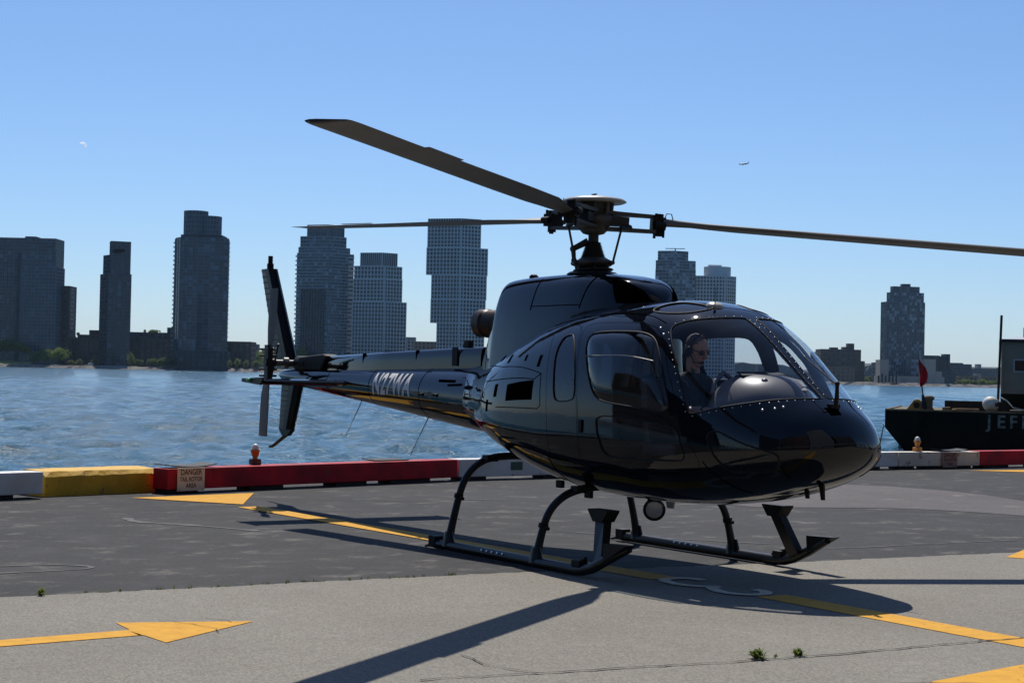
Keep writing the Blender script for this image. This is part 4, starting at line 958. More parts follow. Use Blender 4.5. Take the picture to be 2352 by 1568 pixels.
# ------------------------------------------------------------------ pier edge barrier
def beam(name, pts, h0, h1, depth, m, label, group, blocks, cham=.012):
    """timber along pts (front-foot line); blocks: fractions along it where bearers sit under it"""
    P = [Vector((*p, 0)) for p in pts]; root = thing(name, label, 'barrier', P[0], 0, group)
    d = (P[-1] - P[0]).normalized(); back = Vector((-d.y, d.x, 0))
    if back.x > 0: back = -back
    b = MB(); n = len(P)
    for i in range(n - 1):
        a, c = P[i] - P[0], P[i + 1] - P[0]
        b.slab([a + Vector((0, 0, h0)), c + Vector((0, 0, h0)), c + back * depth + Vector((0, 0, h0)), a + back * depth + Vector((0, 0, h0))], (0, 0, h1 - h0))
    b.build('timber', m, root, cham)
    L = (P[-1] - P[0]).length
    for f, w in blocks:
        q = (P[-1] - P[0]) * f + back * (depth * .5 + .005)
        MB().box(q + Vector((0, 0, h0 / 2)), (w, depth * .85, h0 - .001), rz=math.atan2(d.y, d.x)).build('bearer_block', M_TIMBER, root)
    return root, d, back
H0, H1 = .058, .335
B1 = beam('barrier_beam', [(-6.75, -7.2), (-8.10, -2.72)], H0, H1, .32, M_BEAMW, 'white painted barrier beam left of the yellow block at the pier edge', 'painted beams along the pier edge', [(.2, .8), (.55, .9), (.86, .5)])
B2 = beam('barrier_beam', [(-8.36, -.98), (-9.90, 4.36)], H0, H1, .32, M_BEAMR, 'long red painted barrier beam with the tail rotor sign on its left end', 'painted beams along the pier edge', [(.05, .5), (.31, .62), (.60, .62), (.82, .85)])
B3 = beam('barrier_beam', [(-9.92, 4.40), (-10.55, 9.6)], H0, H1, .32, M_BEAMW, 'white painted barrier beam behind the rear of the helicopter skids', 'painted beams along the pier edge', [(.06, .5), (.38, .5), (.7, .8)])
B4 = beam('barrier_beam', [(-10.56, 9.64), (-11.02, 14.9)], H0, H1, .32, M_BEAMW, 'white painted barrier beam beside the helicopter nose carrying a perimeter lamp', 'painted beams along the pier edge', [(.2, .8), (.6, .9), (.86, .5)])
B5 = beam('barrier_beam', [(-11.02, 14.92), (-10.93, 17.05)], H0, H1, .32, M_BEAMC, 'short cream barrier beam carrying the faded sign, left of the red one', 'painted beams along the pier edge', [(.1, .42), (.62, 1.2)])
B6 = beam('barrier_beam', [(-10.95, 17.08), (-11.4, 22.5)], H0, H1 + .01, .32, M_BEAMR, 'red painted barrier beam at the far right of the pier edge', 'painted beams along the pier edge', [(.1, .8), (.42, 1.0), (.8, 1)])
yb = MB(); a, c = Vector((-8.34, -2.62, 0)), Vector((-8.78, -.93, 0)); d = (c - a).normalized(); bk = Vector((-d.y, d.x, 0)); bk = bk if bk.x < 0 else -bk
nseg = 14; vs = []
for i in range(nseg + 1):
    q = a + (c - a) * i / nseg; jit = lambda: random.uniform(-.008, .008)
    e_ = .0 if 0 < i < nseg else .0
    top_in = .06 if 0 < i < nseg else .10
    vs += [q + Vector((0, 0, 0)), q + Vector((0, 0, .255 + jit())), q + bk * (top_in + jit()) + Vector((0, 0, .315 + jit() * .6)), q + bk * .50 + Vector((0, 0, .33 + jit() * .5)), q + bk * .58 + Vector((0, 0, .27)), q + bk * .58]
yb.add(vs, [(i * 6 + j, i * 6 + (j + 1) % 6, (i + 1) * 6 + (j + 1) % 6, (i + 1) * 6 + j) for i in range(nseg) for j in range(6)] + [list(range(6)), list(range(nseg * 6, nseg * 6 + 6))[::-1]])
o = yb.build('concrete_block', M_BEAMY); tag(o, 'chunky yellow painted concrete block between the white and red beams', 'barrier')
_bm = bmesh.new(); _bm.from_mesh(o.data); bmesh.ops.recalc_face_normals(_bm, faces=_bm.faces[:]); _bm.to_mesh(o.data); _bm.free()
# perimeter lamps
def lamp(loc, label, box_m):
    t = thing('perimeter_lamp', label, 'lamp', loc, 0, 'perimeter lamps on the barrier'); t.scale = (.9, .9, .92)
    MB().box((0, 0, .045), (.15, .15, .09)).build('junction_box', box_m, t, .01)
    MB().lathe([(.04, .09), (.035, .11), (.05, .13), (.068, .20), (.082, .215), (.082, .23), (.05, .232)], None, 18).build('lamp_body', M_ORANGE, t)
    MB().lathe([(.058, .232), (.06, .26), (.045, .30), (.015, .318), (1e-5, .32)], None, 18).build('lens', M_LENS, t)
lamp((-9.12, .60, .335), 'orange perimeter lamp on a rusty box on the red beam left of the tail', M_BROWN)
lamp((-11.18, 15.57, .335), 'orange perimeter lamp on the pale beam right of the helicopter nose', M_ORANGE)
# signs: plate with lettering, built flat and stood against its beam
def sign(p, dirv, w, h, label, m, rows, txtm):
    t = thing('warning_sign', label, 'sign', p, math.atan2(dirv.y, dirv.x), 'tail rotor warning signs')
    MB().box((0, 0, h / 2), (w, .012, h)).build('plate', m, t, .004)
    for s, z, hh, ww in rows:
        me = text_mesh(s, hh * 1.42, 1, 1, hh * .035); xs = [v.co.x for v in me.vertices]; k = ww * w / (max(xs) - min(xs))
        for v in me.vertices: v.co = (v.co.x * k, -.0075, z * h + v.co.y)
        me.materials.append(txtm); o = bpy.data.objects.new('lettering', me); COL.objects.link(o); o.parent = t
    for x, z in ((-.43, .07), (.43, .07), (-.43, .93), (.43, .93)): MB().tube([(x * w, -.004, z * h), (x * w, -.010, z * h)], .007, 6).build('screw', M_DARKMETAL, t)
    return t
d = (Vector((-9.94, 4.4)) - Vector((-8.36, -.98))).normalized().to_3d()
ps = Vector((-8.36, -.98, 0)) + d * .37 + Vector((.02, .006, .035))
rows = [('DANGER', .80, .075, .78), ('TAIL ROTOR', .50, .058, .84), ('AREA', .22, .058, .40)]
sign(ps, d, .455, .31, 'cream DANGER TAIL ROTOR AREA sign with clear letters on the long red beam', M_SIGN, rows, M_SIGNTXT)
M_SIGN2 = mat('faded_sign', (0.34, 0.25, 0.21), 0.6, n=(14, .45, 5, (0.2, 0.11, 0.09)))
d5 = (Vector((-10.93, 17.05)) - Vector((-11.02, 14.92))).normalized().to_3d()
sign(Vector((-10.94, 16.22, .03)), d5, .40, .30, 'faded reddish DANGER TAIL ROTOR AREA sign on the cream beam at right', M_SIGN2, rows, M_SIGNTXT)
# rubber flaps lying on the beams, green plate
def flap(p, q, w, label, lift=.03):
    p = Vector(p); q = Vector(q); d = (q - p).normalized(); n = Vector((-d.y, d.x, 0)); n = n if n.x < 0 else -n; b = MB(); vs = []
    for i in range(9):
        t = i / 8; c = p.lerp(q, t); z = lift * (2 * t - 1) ** 2 + .012; vs += [c + Vector((0, 0, z)) - n * .03, c + n * w + Vector((0, 0, z + .01))]
    vs2 = [v - Vector((0, 0, .012)) for v in vs]; k = len(vs)
    fs = []
    for i in range(8): fs += [(2 * i, 2 * i + 2, 2 * i + 3, 2 * i + 1), (k + 2 * i, k + 2 * i + 1, k + 2 * i + 3, k + 2 * i + 2), (2 * i, k + 2 * i, k + 2 * i + 2, 2 * i + 2), (2 * i + 1, 2 * i + 3, k + 2 * i + 3, k + 2 * i + 1)]
    fs += [(0, 1, k + 1, k), (16, k + 16, k + 17, 17)]
    return tag(b.add(vs + vs2, fs).build('rubber_flap', M_BLACK), label, 'rubber strip', 'rubber strips lying on the barrier')
flap((-8.45, -.93, .34), (-8.72, -.16, .34), .30, 'black rubber strip lying on the red beam above the clear sign')
flap((-9.62, 2.75, .34), (-9.78, 3.4, .34), .28, 'black rubber strip lying along the middle of the long red beam', .0)
flap((-11.02, 16.0, .34), (-11.0, 16.75, .34), .28, 'black rubber strip lying on the cream beam above the faded sign')
tag(MB().box((-10.06, 5.55, .215), (.012, .24, .13), rz=.12).build('green_plate', M_GREEN), 'small dark green plate on the white beam behind the rear skid tube', 'plate')

# ------------------------------------------------------------------ weeds in the paving
def weed(loc, size, n, label):
    b = MB()
    for i in range(n):
        a = random.uniform(0, 2 * PI); el = random.uniform(.25, 1.3); L = size * random.uniform(.6, 1.1); d = Vector((math.cos(a) * math.cos(el), math.sin(a) * math.cos(el), math.sin(el)))
        s_ = Vector((-math.sin(a), math.cos(a), 0)); p0 = Vector((random.gauss(0, size * .15), random.gauss(0, size * .15), 0)); w = size * random.uniform(.06, .13)
        m1 = p0 + d * L * .55 + Vector((0, 0, .01)); tip = p0 + d * L + Vector((0, 0, -L * .12))
        b.add([p0 - s_ * w * .3, p0 + s_ * w * .3, m1 + s_ * w, tip, m1 - s_ * w], [(0, 1, 2, 4), (4, 2, 3)])
    o = b.build('weed', M_LEAF); o.location = loc; tag(o, label, 'weed', 'weeds growing in the pavement cracks')
weed((5.40, -2.49, .004), .085, 80, 'bushiest green weed in the long crack, left of its twin')
weed((5.42, -2.18, .004), .066, 50, 'smaller green weed in the long crack near the right foreground')
weed((.95, -5.50, .004), .075, 26, 'single upright weed on the asphalt seam at the far left')
tf = MB()
for i in range(46):
    y_ = random.uniform(-5.2, -1.9); x_ = float(np.interp(y_, [p[1] for p in SEAM], [p[0] for p in SEAM])) + random.gauss(-.01, .015); h_ = random.uniform(.008, .03)
    for j in range(5):
        a_ = random.uniform(0, 2 * PI); d_ = Vector((math.cos(a_) * .5, math.sin(a_) * .5, 1)) * h_; q_ = Vector((x_ + random.gauss(0, .008), y_ + random.gauss(0, .012), .003)); n_ = Vector((-math.sin(a_), math.cos(a_), 0)) * .004
        tf.add([q_ - n_, q_ + n_, q_ + d_], [(0, 1, 2)])
tag(tf.build('seam_grass', M_LEAF), 'sparse line of tiny grass tufts along the asphalt seam', 'grass', None, 'stuff')
for i, (x, y) in enumerate(((.96, -3.55), (.97, -3.0), (5.41, -2.36), (.95, -4.9))):
    weed((x, y, .004), .03, 14, ('tiny weed tuft on the asphalt seam nearest the helicopter shadow', 'tiny weed tuft a hand from the nearest seam tuft', 'tiny sprig in the long crack between the two weeds', 'tiny weed tuft on the seam next to the upright weed')[i])

# ------------------------------------------------------------------ moored barge, right
M_HULL = mat('barge_hull_black', (0.006, 0.0055, 0.005), 0.8, spec=.12, n=(.9, .6, 6, (0.018, 0.012, 0.008)))
M_RUST = mat('rusty_deck_edge', (0.22, 0.15, 0.08), 0.85, n=(3, .5, 5, (0.09, 0.05, 0.03)))
M_DECK = mat('barge_deck', (0.15, 0.12, 0.075), 0.9, n=(2, .5, 5, (0.07, 0.07, 0.04)))
M_SIDING = mat('grey_siding', (0.27, 0.235, 0.20), 0.7, n=(1.2, .2, 4))
M_ROOFM = mat('pale_roof', (0.34, 0.36, 0.40), 0.5)
M_BOLL = mat('yellow_bollard_paint', (0.42, 0.27, 0.05), 0.7, n=(5, .5, 4, (0.2, 0.10, 0.03)))
M_FENDER = mat('white_fender', (0.62, 0.58, 0.52), 0.6, n=(3, .25, 4))
M_HTXT = mat('worn_hull_letter', (0.26, 0.24, 0.22), 0.8, n=(5, .7, 6, (0.06, 0.055, 0.05)))
M_FLAG = mat('red_flag_cloth', (0.66, 0.010, 0.016), 0.8, n=(5, .3, 3))
M_WINB = mat('dark_pane', (0.02, 0.02, 0.022), 0.15)
bow = at(2033, 942, 70); bow.z = 0
br = thing('barge', 'black steel work barge with raked bow and faded white JEF lettering, moored at right', 'barge', (bow.x, bow.y, WATER))
ax = (RT * .963 - FW * .27).normalized(); ay = Vector((-ax.y, ax.x, 0))          # ax along the hull, ay away from the pier
br.rotation_euler = (0, 0, math.atan2(ax.y, ax.x))
DK = .545 - WATER
def b_lo(u, v, dep=70):    # bearing on the photograph -> position along the hull, height over the water
    d = at(u, v, 1) - CAMP; t = (Vector((bow.x, bow.y, 0)) - CAMP).dot(ay) / d.dot(ay); p = CAMP + d * t; q = p - Vector((bow.x, bow.y, 0)); return q.dot(ax), q.z - WATER
hb = MB(); Lh = 34; W_ = 11
side = [(0, DK), (Lh, DK), (Lh, -.6), (1.0, -.25), (.85, .0), (0, DK - .68)]
hb.slab([(x, 0, z) for x, z in side], (0, W_, 0)); hull_o = hb.build('hull', M_HULL, br)
MB().box((Lh / 2, W_ / 2, DK + .01), (Lh - .1, W_ - .1, .02)).build('deck', M_DECK, br)
MB().box((Lh / 2, .05, DK + .03), (Lh, .10, .07)).box((.05, W_ / 2, DK + .03), (.10, W_, .07)).build('deck_edge', M_RUST, br)
for i in range(12):      # fender ribs on the side plate
    MB().box((1.5 + i * 2.7, -.02, DK - .40), (.05, .05, .55)).build('hull_rib', M_HULL, hull_o)
lx, lz = b_lo(2266, 969)
for k, chx in enumerate('JEFF'):
    me = text_mesh(chx, .72, 1, 1, .014); x0 = lx + .10 + k * .46
    for v in me.vertices: v.co = (x0 + v.co.x * .95, -.008, lz + v.co.y)
    me.materials.append(M_HTXT); o = bpy.data.objects.new('hull_letter', me); COL.objects.link(o); o.parent = hull_o
# deckhouse on the barge
hx0, hz0 = b_lo(2299, 904); hz1 = b_lo(2302, 783)[1]
dh = MB(); dh.box((hx0 + 5, 4.6, (hz0 + hz1) / 2), (10, 6, hz1 - hz0)); house = dh.build('deckhouse', M_SIDING, br)
for i in range(70): MB().box((hx0 + .08 + i * .142, 1.59, (hz0 + hz1) / 2), (.03, .03, hz1 - hz0 - .06)).build('siding_rib', M_SIDING, house)
MB().slab([(hx0 - .10, 1.45, hz1), (hx0 + 10, 1.45, hz1), (hx0 + 10, 1.45, hz1 + .09), (hx0 - .10, 1.45, hz1 + .09)], (0, 6.3, 0)).build('roof_trim', M_TIMBER, house)
MB().slab([(hx0 - .05, 1.5, hz1 + .09), (hx0 + 10, 1.5, hz1 + .09), (hx0 + 10, 4.6, hz1 + .42), (hx0 + 2, 4.6, hz1 + .42)], (0, 0, .03)).build('roof', M_ROOFM, house)
MB().tube([(hx0 + .95, 2.6, hz1 + .1), (hx0 + .95, 2.6, hz1 + .62)], .10, 10).build('vent_pipe', M_TIMBER, house)
wx, wz = b_lo(2331, 823); wz2 = b_lo(2331, 854)[1]
wf = MB().box((wx + .42, 1.585, (wz + wz2) / 2), (.92, .05, wz - wz2)).build('window', M_ROOFM, house)
MB().box((wx + .42, 1.555, (wz + wz2) / 2), (.80, .03, wz - wz2 - .12)).build('pane', M_WINB, wf)
MB().box((hx0 + 5, 5.2, (DK + hz0) / 2 + .05), (10, 4.4, hz0 - DK - .1)).build('underframe', M_TIMBER, house)
for i in range(6): MB().box((hx0 + .15 + i * 1.7, 1.75, (DK + hz0) / 2), (.14, .14, hz0 - DK)).build('house_post', M_TIMBER, house)
px_, pz_ = b_lo(2301, 721)
MB().tube([(hx0 - .12, 1.3, DK), (hx0 - .02, 1.3, pz_)], .05, 8).build('mast', M_TIMBER, br)
def on_barge(x, y, z): return Vector((bow.x, bow.y, WATER)) + ax * x + ay * y + Vector((0, 0, z))
# loose things on the barge
fx, fz = b_lo(2123, 930)
t = thing('fairlead', 'yellow rusty roller fairlead on the barge bow', 'fairlead', on_barge(b_lo(2105, 928)[0], .5, DK + .05), math.atan2(ax.y, ax.x))
MB().slab([(-.42, 0, 0), (.42, 0, 0), (.26, 0, .28), (.05, 0, .43), (-.12, 0, .40)], (0, .5, 0)).build('casting', M_BOLL, t, .03)
MB().tube([(-.02, -.01, .18), (-.02, .51, .18)], .13, 14).build('roller', M_TIMBER, t)
t = thing('bollard', 'rust-orange bollard beside the red flag on the barge', 'bollard', on_barge(fx + .16, .6, DK + .03))
MB().lathe([(.22, 0), (.20, .06), (.15, .12), (.15, .40), (.22, .46), (.22, .54), (.1, .60)], None, 14).build('post', M_RUST, t)
fl = thing('flag', 'drooping red flag on a dark leaning staff at the barge bow', 'flag', on_barge(fx, .45, DK), math.atan2(ax.y, ax.x))
ft = b_lo(2109, 818); ftx = ft[0] - fx; ftz = ft[1] - DK
MB().tube([(0, 0, 0), (ftx * .45, 0, ftz * .45), (ftx, 0, ftz)], [.03, .025, .018], 8).build('staff', M_TIMBER, fl)
fb = MB(); vs = []
for i in range(13):
    t_ = i / 12; z = ftz * (.98 - .50 * t_); x = ftx * (.98 - .50 * t_); w = (.04 + .30 * math.sin(min(1, t_ * 1.25) * PI * .62)) * (1 if t_ < .8 else (1 - t_) * 5 + .1)
    for j in range(6): s_ = j / 5; vs.append((x - .02 + w * s_ * .9 + .05 * math.sin(5 * t_) * s_ - .12 * t_ * (1 - s_) * .5, .07 * math.sin(s_ * 9 + t_ * 3) , z - .10 * s_))
fb.add(vs, [(i * 6 + j, i * 6 + j + 1, (i + 1) * 6 + j + 1, (i + 1) * 6 + j) for i in range(12) for j in range(5)], 0, True)
o = fb.build('cloth', M_FLAG, fl); md = o.modifiers.new('solid', 'SOLIDIFY'); md.thickness = .006
MB().tube([(ftx * .30, 0, ftz * .30), (ftx * .1, .02, ftz * .06)], [.05, .10], 8).build('wrapped_cloth', mat('navy_cloth', (0.01, 0.013, 0.03), .8), fl)
bx2, bz2 = b_lo(2279, 930)
t = thing('fender_buoy', 'round off-white mooring buoy resting on the barge deck by the deckhouse', 'buoy', on_barge(bx2 - .06, .75, DK + .04))
MB().ball((0, 0, .31), (.33, .33, .31), 18).build('float', M_FENDER, t); MB().tube([(.30, 0, .3), (.38, 0, .3)], .10, 10).build('eye', M_TIMBER, t)
o = MB().tube([tuple(on_barge(bx2 + .3, .7, DK + .62)), tuple(on_barge(bx2 + .55, .55, DK + .5)), tuple(on_barge(bx2 + .8, .5, DK + .22)), tuple(on_barge(bx2 + 1.5, .5, DK + .08)), tuple(on_barge(bx2 + 3, .5, DK + .06))], .03, 8).build('mooring_rope', M_FENDER); tag(o, 'pale mooring rope curving down beside the white buoy', 'rope')
o = MB().box(on_barge(b_lo(2255, 930)[0] - .2, 2.6, DK + .22), (2.6, .5, .42), rz=math.atan2(ax.y, ax.x)).build('timber_stack', M_TIMBER); tag(o, 'dark timber baulk lying on the barge deck left of the buoy', 'timber')
for k, (u, w, h, m, lab) in enumerate(((2172, .30, .16, M_RUST, 'small rust brown deck box on the barge near the middle'), (2195, .34, .10, M_BOLL, 'low yellow deck fitting on the barge right of the rust brown box'), (2222, .9, .12, M_RUST, 'flat rusty plank on the barge in front of the dark timber'))):
    x = b_lo(u, 930)[0]; o = MB().box(on_barge(x, .9, DK + .02 + h / 2), (w, .4, h), rz=math.atan2(ax.y, ax.x)).build(('deck_box', 'deck_fitting', 'plank')[k], m, None, .02); tag(o, lab, ('box', 'fitting', 'plank')[k])

# ------------------------------------------------------------------ far shore
M_LAND = mat('shore_ground', (0.13, 0.13, 0.10), 0.95, n=(.05, .4, 5, (0.08, 0.10, 0.05)))
M_ROCK = mat('riprap', (0.20, 0.18, 0.16), 0.95, n=(.6, .6, 6, (0.09, 0.085, 0.08)), bump=(.8, 1, .8))
M_GRASS = mat('bank_grass', (0.27, 0.29, 0.085), 0.95, n=(.15, .4, 5, (0.19, 0.23, 0.06)))
def shp(u, v=None, dep=1200): p = at(u, 850, dep); return Vector((p.x, p.y, 0))
lnd = MB(); f0 = [shp(u, None, dd) for u, dd in ((-1600, 1190), (-200, 1190), (1200, 1215), (2352, 1300), (4200, 1350))]; f1 = [shp(u, None, 4500) for u in (4200, -1600)]
lnd.prism([(p.x, p.y) for p in f0 + f1], WATER - 2, .35).build('land', M_LAND)['kind'] = 'structure'
rk = MB(); vs = []; NR = 260
for i in range(NR + 1):
    u = -300 + 3000 * i / NR; dep = float(np.interp(u, [-1600, -200, 1200, 2352, 4200], [1190, 1190, 1215, 1300, 1350]))
    for j, (dd, z) in enumerate(((-7, WATER - .5), (-4, WATER + .5), (-1.5, WATER + 1.6), (1, .9), (5, .8))):
        p = shp(u, None, dep + dd + random.uniform(-1, 1)); vs.append((p.x, p.y, z + (random.uniform(-.55, .55) if 0 < j < 4 else 0)))
rk.add(vs, [(i * 5 + j, (i + 1) * 5 + j, (i + 1) * 5 + j + 1, i * 5 + j + 1) for i in range(NR) for j in range(4)])
rk.build('riverbank', M_ROCK)['kind'] = 'structure'
g = MB(); q = [shp(u, None, 1198) for u in (-120, 75)] + [shp(u, None, 1290) for u in (60, -140)]
g.add([(q[0].x, q[0].y, .9), (q[1].x, q[1].y, .9), (q[2].x, q[2].y, 4.6), (q[3].x, q[3].y, 5.4)], [(0, 1, 2, 3)]); g.build('grass_bank', M_GRASS)['kind'] = 'structure'
# building materials
def facade(name, c, r=.7): return mat(name, c, r, n=(.02, .12, 3))
def panes_mat(name, dark, light, rough=.12):
    m = bpy.data.materials.new(name); m.use_nodes = True; N = m.node_tree.nodes; L = m.node_tree.links; p = N['Principled BSDF']; p.inputs['Roughness'].default_value = rough; p.inputs['Specular IOR Level'].default_value = .32
    a = N.new('ShaderNodeAttribute'); a.attribute_name = 'tone'; x = N.new('ShaderNodeMix'); x.data_type = 'RGBA'; x.inputs[6].default_value = (*dark, 1); x.inputs[7].default_value = (*light, 1)
    L.new(a.outputs['Fac'], x.inputs[0]); L.new(x.outputs[2], p.inputs['Base Color']); return m
P_DARK = panes_mat('dark_tower_glass', (0.004, 0.014, 0.032), (0.085, 0.125, 0.175)); P_BLUE = panes_mat('blue_tower_glass', (0.012, 0.030, 0.060), (0.30, 0.38, 0.46)); P_NAVY = panes_mat('navy_window_glass', (0.004, 0.010, 0.024), (0.03, 0.045, 0.07))
C_FRAME = facade('mullion_grey', (0.085, 0.115, 0.155)); C_WHITE = facade('pale_concrete', (0.46, 0.47, 0.49)); C_GREY = facade('grey_concrete', (0.22, 0.24, 0.265)); C_DARK = facade('dark_cladding', (0.015, 0.024, 0.038)); C_SLATE = facade('slate_cladding', (0.042, 0.060, 0.085)); C_BRICK = facade('dark_brick', (0.055, 0.032, 0.028)); C_TAN = facade('tan_brick', (0.16, 0.12, 0.095)); C_BROWN = facade('brown_brick', (0.085, 0.065, 0.055))
def wallgrid(frame, pan, A, B, z0, z1, fl, bay, pier, slab, proud, tones, light, skip=0.0):
    """bars and panes over one wall A -> B (outward normal to the right of A->B)"""
    A = Vector((A[0], A[1], 0)); B = Vector((B[0], B[1], 0)); L = (B - A).length
    if L < .5 or z1 - z0 < 1: return
    t = (B - A) / L; n = Vector((t.y, -t.x, 0)); nb = max(1, round(L / bay)); nf = max(1, round((z1 - z0) / fl)); bw = L / nb; fh = (z1 - z0) / nf; rz = math.atan2(t.y, t.x)
    if pier > 0:
        for i in range(nb + 1):
            frame.box(A + t * min(max(bw * i, pier / 2), L - pier / 2) + n * proud / 2 + Vector((0, 0, (z0 + z1) / 2)), (pier, proud, z1 - z0), rz)
    if slab > 0:
        for k in range(nf + 1):
            frame.box(A + t * L / 2 + n * (proud / 2 - .03) + Vector((0, 0, min(max(z0 + fh * k, z0 + slab / 2), z1 - slab / 2))), (L, proud, slab), rz)
    for k in range(nf):
        for i in range(nb):
            if random.random() < skip: continue
            a = A + t * (bw * i + pier * .35 + .05) + n * .06; b = A + t * (bw * (i + 1) - pier * .35 - .05) + n * .06; za = z0 + fh * k + slab * .4; zb = z0 + fh * (k + 1) - slab * .4
            pan.add([(a.x, a.y, za), (b.x, b.y, za), (b.x, b.y, zb), (a.x, a.y, zb)], [(0, 1, 2, 3)]); tones.append(random.random() ** 3 if random.random() < light else random.random() * .15)
def tower(name, label, cat, tiers, cw, cf, pm, style, group=None):
    """tiers: list of (footprint polygon, z0, z1, opts); style: fl, bay, pier, slab, proud, light"""
    c = sum((Vector(p) for p in tiers[0][0]), Vector((0, 0))) / len(tiers[0][0])
    root = thing(name, label, cat, (c.x, c.y, 0), 0, group)
    walls = MB(); fr = MB(); pn = MB(); tones = []
    for k, (poly, z0, z1, *op) in enumerate(tiers):
        op = op[0] if op else {}; st = {**style, **op}
        poly = [(p[0] - c.x, p[1] - c.y) for p in poly]
        a = sum(poly[i][0] * poly[(i + 1) % len(poly)][1] - poly[(i + 1) % len(poly)][0] * poly[i][1] for i in range(len(poly)))
        if a < 0: poly = poly[::-1]
        w = MB().prism(poly, z0, z1); o = w.build('tower_block' if not op.get('nm') else op['nm'], op.get('wall', cw), root)
        if op.get('plain'): continue
        for i in range(len(poly)):
            wallgrid(fr, pn, poly[i], poly[(i + 1) % len(poly)], z0 + (.0 if k else 1), z1, st['fl'], st['bay'], st['pier'], st['slab'], st['proud'], tones, st['light'])
    if fr.v: tag(fr.build('facade_frame', cf, root), kind='stuff')
    if pn.v:
        o = pn.build('windows', pm, root); tag(o, kind='stuff')
        at_ = o.data.attributes.new('tone', 'FLOAT', 'FACE'); at_.data.foreach_set('value', tones)
    return root
def fp(ul, um, ur, dep, dl=14, dr=14, v=760):
    """four-cornered footprint from three bearings: left edge, near corner, right edge"""
    L = at(ul, v, dep + dl); M_ = at(um, v, dep); R_ = at(ur, v, dep + dr); B_ = L + R_ - M_; return [(L.x, L.y), (M_.x, M_.y), (R_.x, R_.y), (B_.x, B_.y)]
def fpf(ul, ur, dep, depth=30, v=800):
    L = at(ul, v, dep); R_ = at(ur, v, dep); d = FW * depth; return [(L.x, L.y), (R_.x, R_.y), (R_.x + d.x, R_.y + d.y), (L.x + d.x, L.y + d.y)]
def zz(u, v, dep): return at(u, v, dep).z
def ngon(uc, dep, rx, ry, n=20, v=760):
    p = at(uc, v, dep); return [(p.x + RT.x * rx * math.cos(2 * PI * i / n) + FW.x * ry * math.sin(2 * PI * i / n), p.y + RT.y * rx * math.cos(2 * PI * i / n) + FW.y * ry * math.sin(2 * PI * i / n)) for i in range(n)]
ST = dict(fl=3.2, bay=3.4, pier=.35, slab=.45, proud=.35, light=.35)
D = 1240
tower('glass_tower', 'broad dark glass twin-slab tower at the far left edge', 'tower',
      [(fpf(-70, 121, D + 26, 24), 0, zz(60, 546, D + 26)), (fpf(44, 125, D, 22), 0, zz(85, 612, D), dict(bay=2.4, pier=.5, slab=.6)), (fpf(45, 123, D + .5, 21), zz(85, 612, D), zz(85, 577, D), {}), (fpf(51, 76, D + 32, 12), zz(60, 546, D + 26), zz(60, 541, D + 26), dict(plain=1, nm='roof_box')), (fpf(34, 44, D + 12, 14), 0, zz(40, 577, D), dict(wall=C_DARK, plain=1, nm='recess'))],
      C_DARK, C_FRAME, P_DARK, dict(ST, fl=2.5, bay=2.9, pier=.30, slab=.38, light=.5))
tower('brick_tower', 'dark brown brick apartment block beside the left glass tower', 'tower', [(fpf(124, 156, D + 14, 20), 0, zz(140, 656, D + 14))], C_BRICK, C_BRICK, P_DARK, dict(ST, bay=4.5, pier=2.2, slab=1.4, proud=.3, light=.9))
tower('slim_tower', 'slim dark tower with stepped top and a slot opening near its roof', 'tower',
      [(fp(228, 246, 298, D, 16, 6), 0, zz(260, 628, D)), (fp(234, 250, 295, D + 1, 12, 5), zz(260, 628, D), zz(240, 584, D)), (fp(248, 251, 295, D + 1.5, 10, 5), zz(240, 584, D), zz(270, 553, D))],
      C_DARK, C_SLATE, P_DARK, dict(ST, fl=2.6, bay=3.4, pier=.45, slab=.4, light=.4))
o = MB().slab([at(260, 572, D - 1.5), at(286, 572, D - 1.5), at(286, 580, D - 1.5), at(260, 580, D - 1.5)], FW * 1.2).build('roof_slot', M_VOID); o.parent = bpy.data.objects['slim_tower']; o.matrix_parent_inverse = Matrix.Translation(-o.parent.location)
p = at(430, 780, D + 14)
rt_poly = []
for u, dd in ((399, 22), (402, 8), (412, 1), (430, -1), (452, -1.5), (480, 0), (521, 5), (523, 30), (400, 34)): q = at(u, 700, D + dd); rt_poly.append((q.x, q.y))
tower('round_top_tower', 'tall dark tower crowned by two round drums', 'tower',
      [(rt_poly, 0, zz(460, 545, D), dict(bay=3.6)), (ngon(444, D + 14, 8.4, 9, 22), zz(460, 545, D), zz(444, 481, D), dict(fl=3.4, bay=2.6, slab=.9, light=.2)), (ngon(478, D + 16, 7.6, 9, 22), zz(460, 545, D), zz(484, 493, D), dict(fl=3.4, bay=2.6, slab=.7, light=.2)), (fpf(409, 505, D + 4, 20), zz(460, 545, D), zz(460, 538, D), dict(plain=1))],
      C_DARK, C_FRAME, P_DARK, dict(ST, fl=2.5, pier=.30, slab=.30, light=.7))
rb = bpy.data.objects['round_top_tower']; bal = MB()
for z in np.arange(14, zz(460, 552, D), 3.2):
    for u, dd in ((399, 12), (521.5, 9)): q = at(u, 700, D + dd) - Vector((rb.location.x, rb.location.y, 0)); bal.box((q.x, q.y, z), (1.9, 1.9, .9))
tag(bal.build('balconies', C_GREY, rb), kind='stuff')
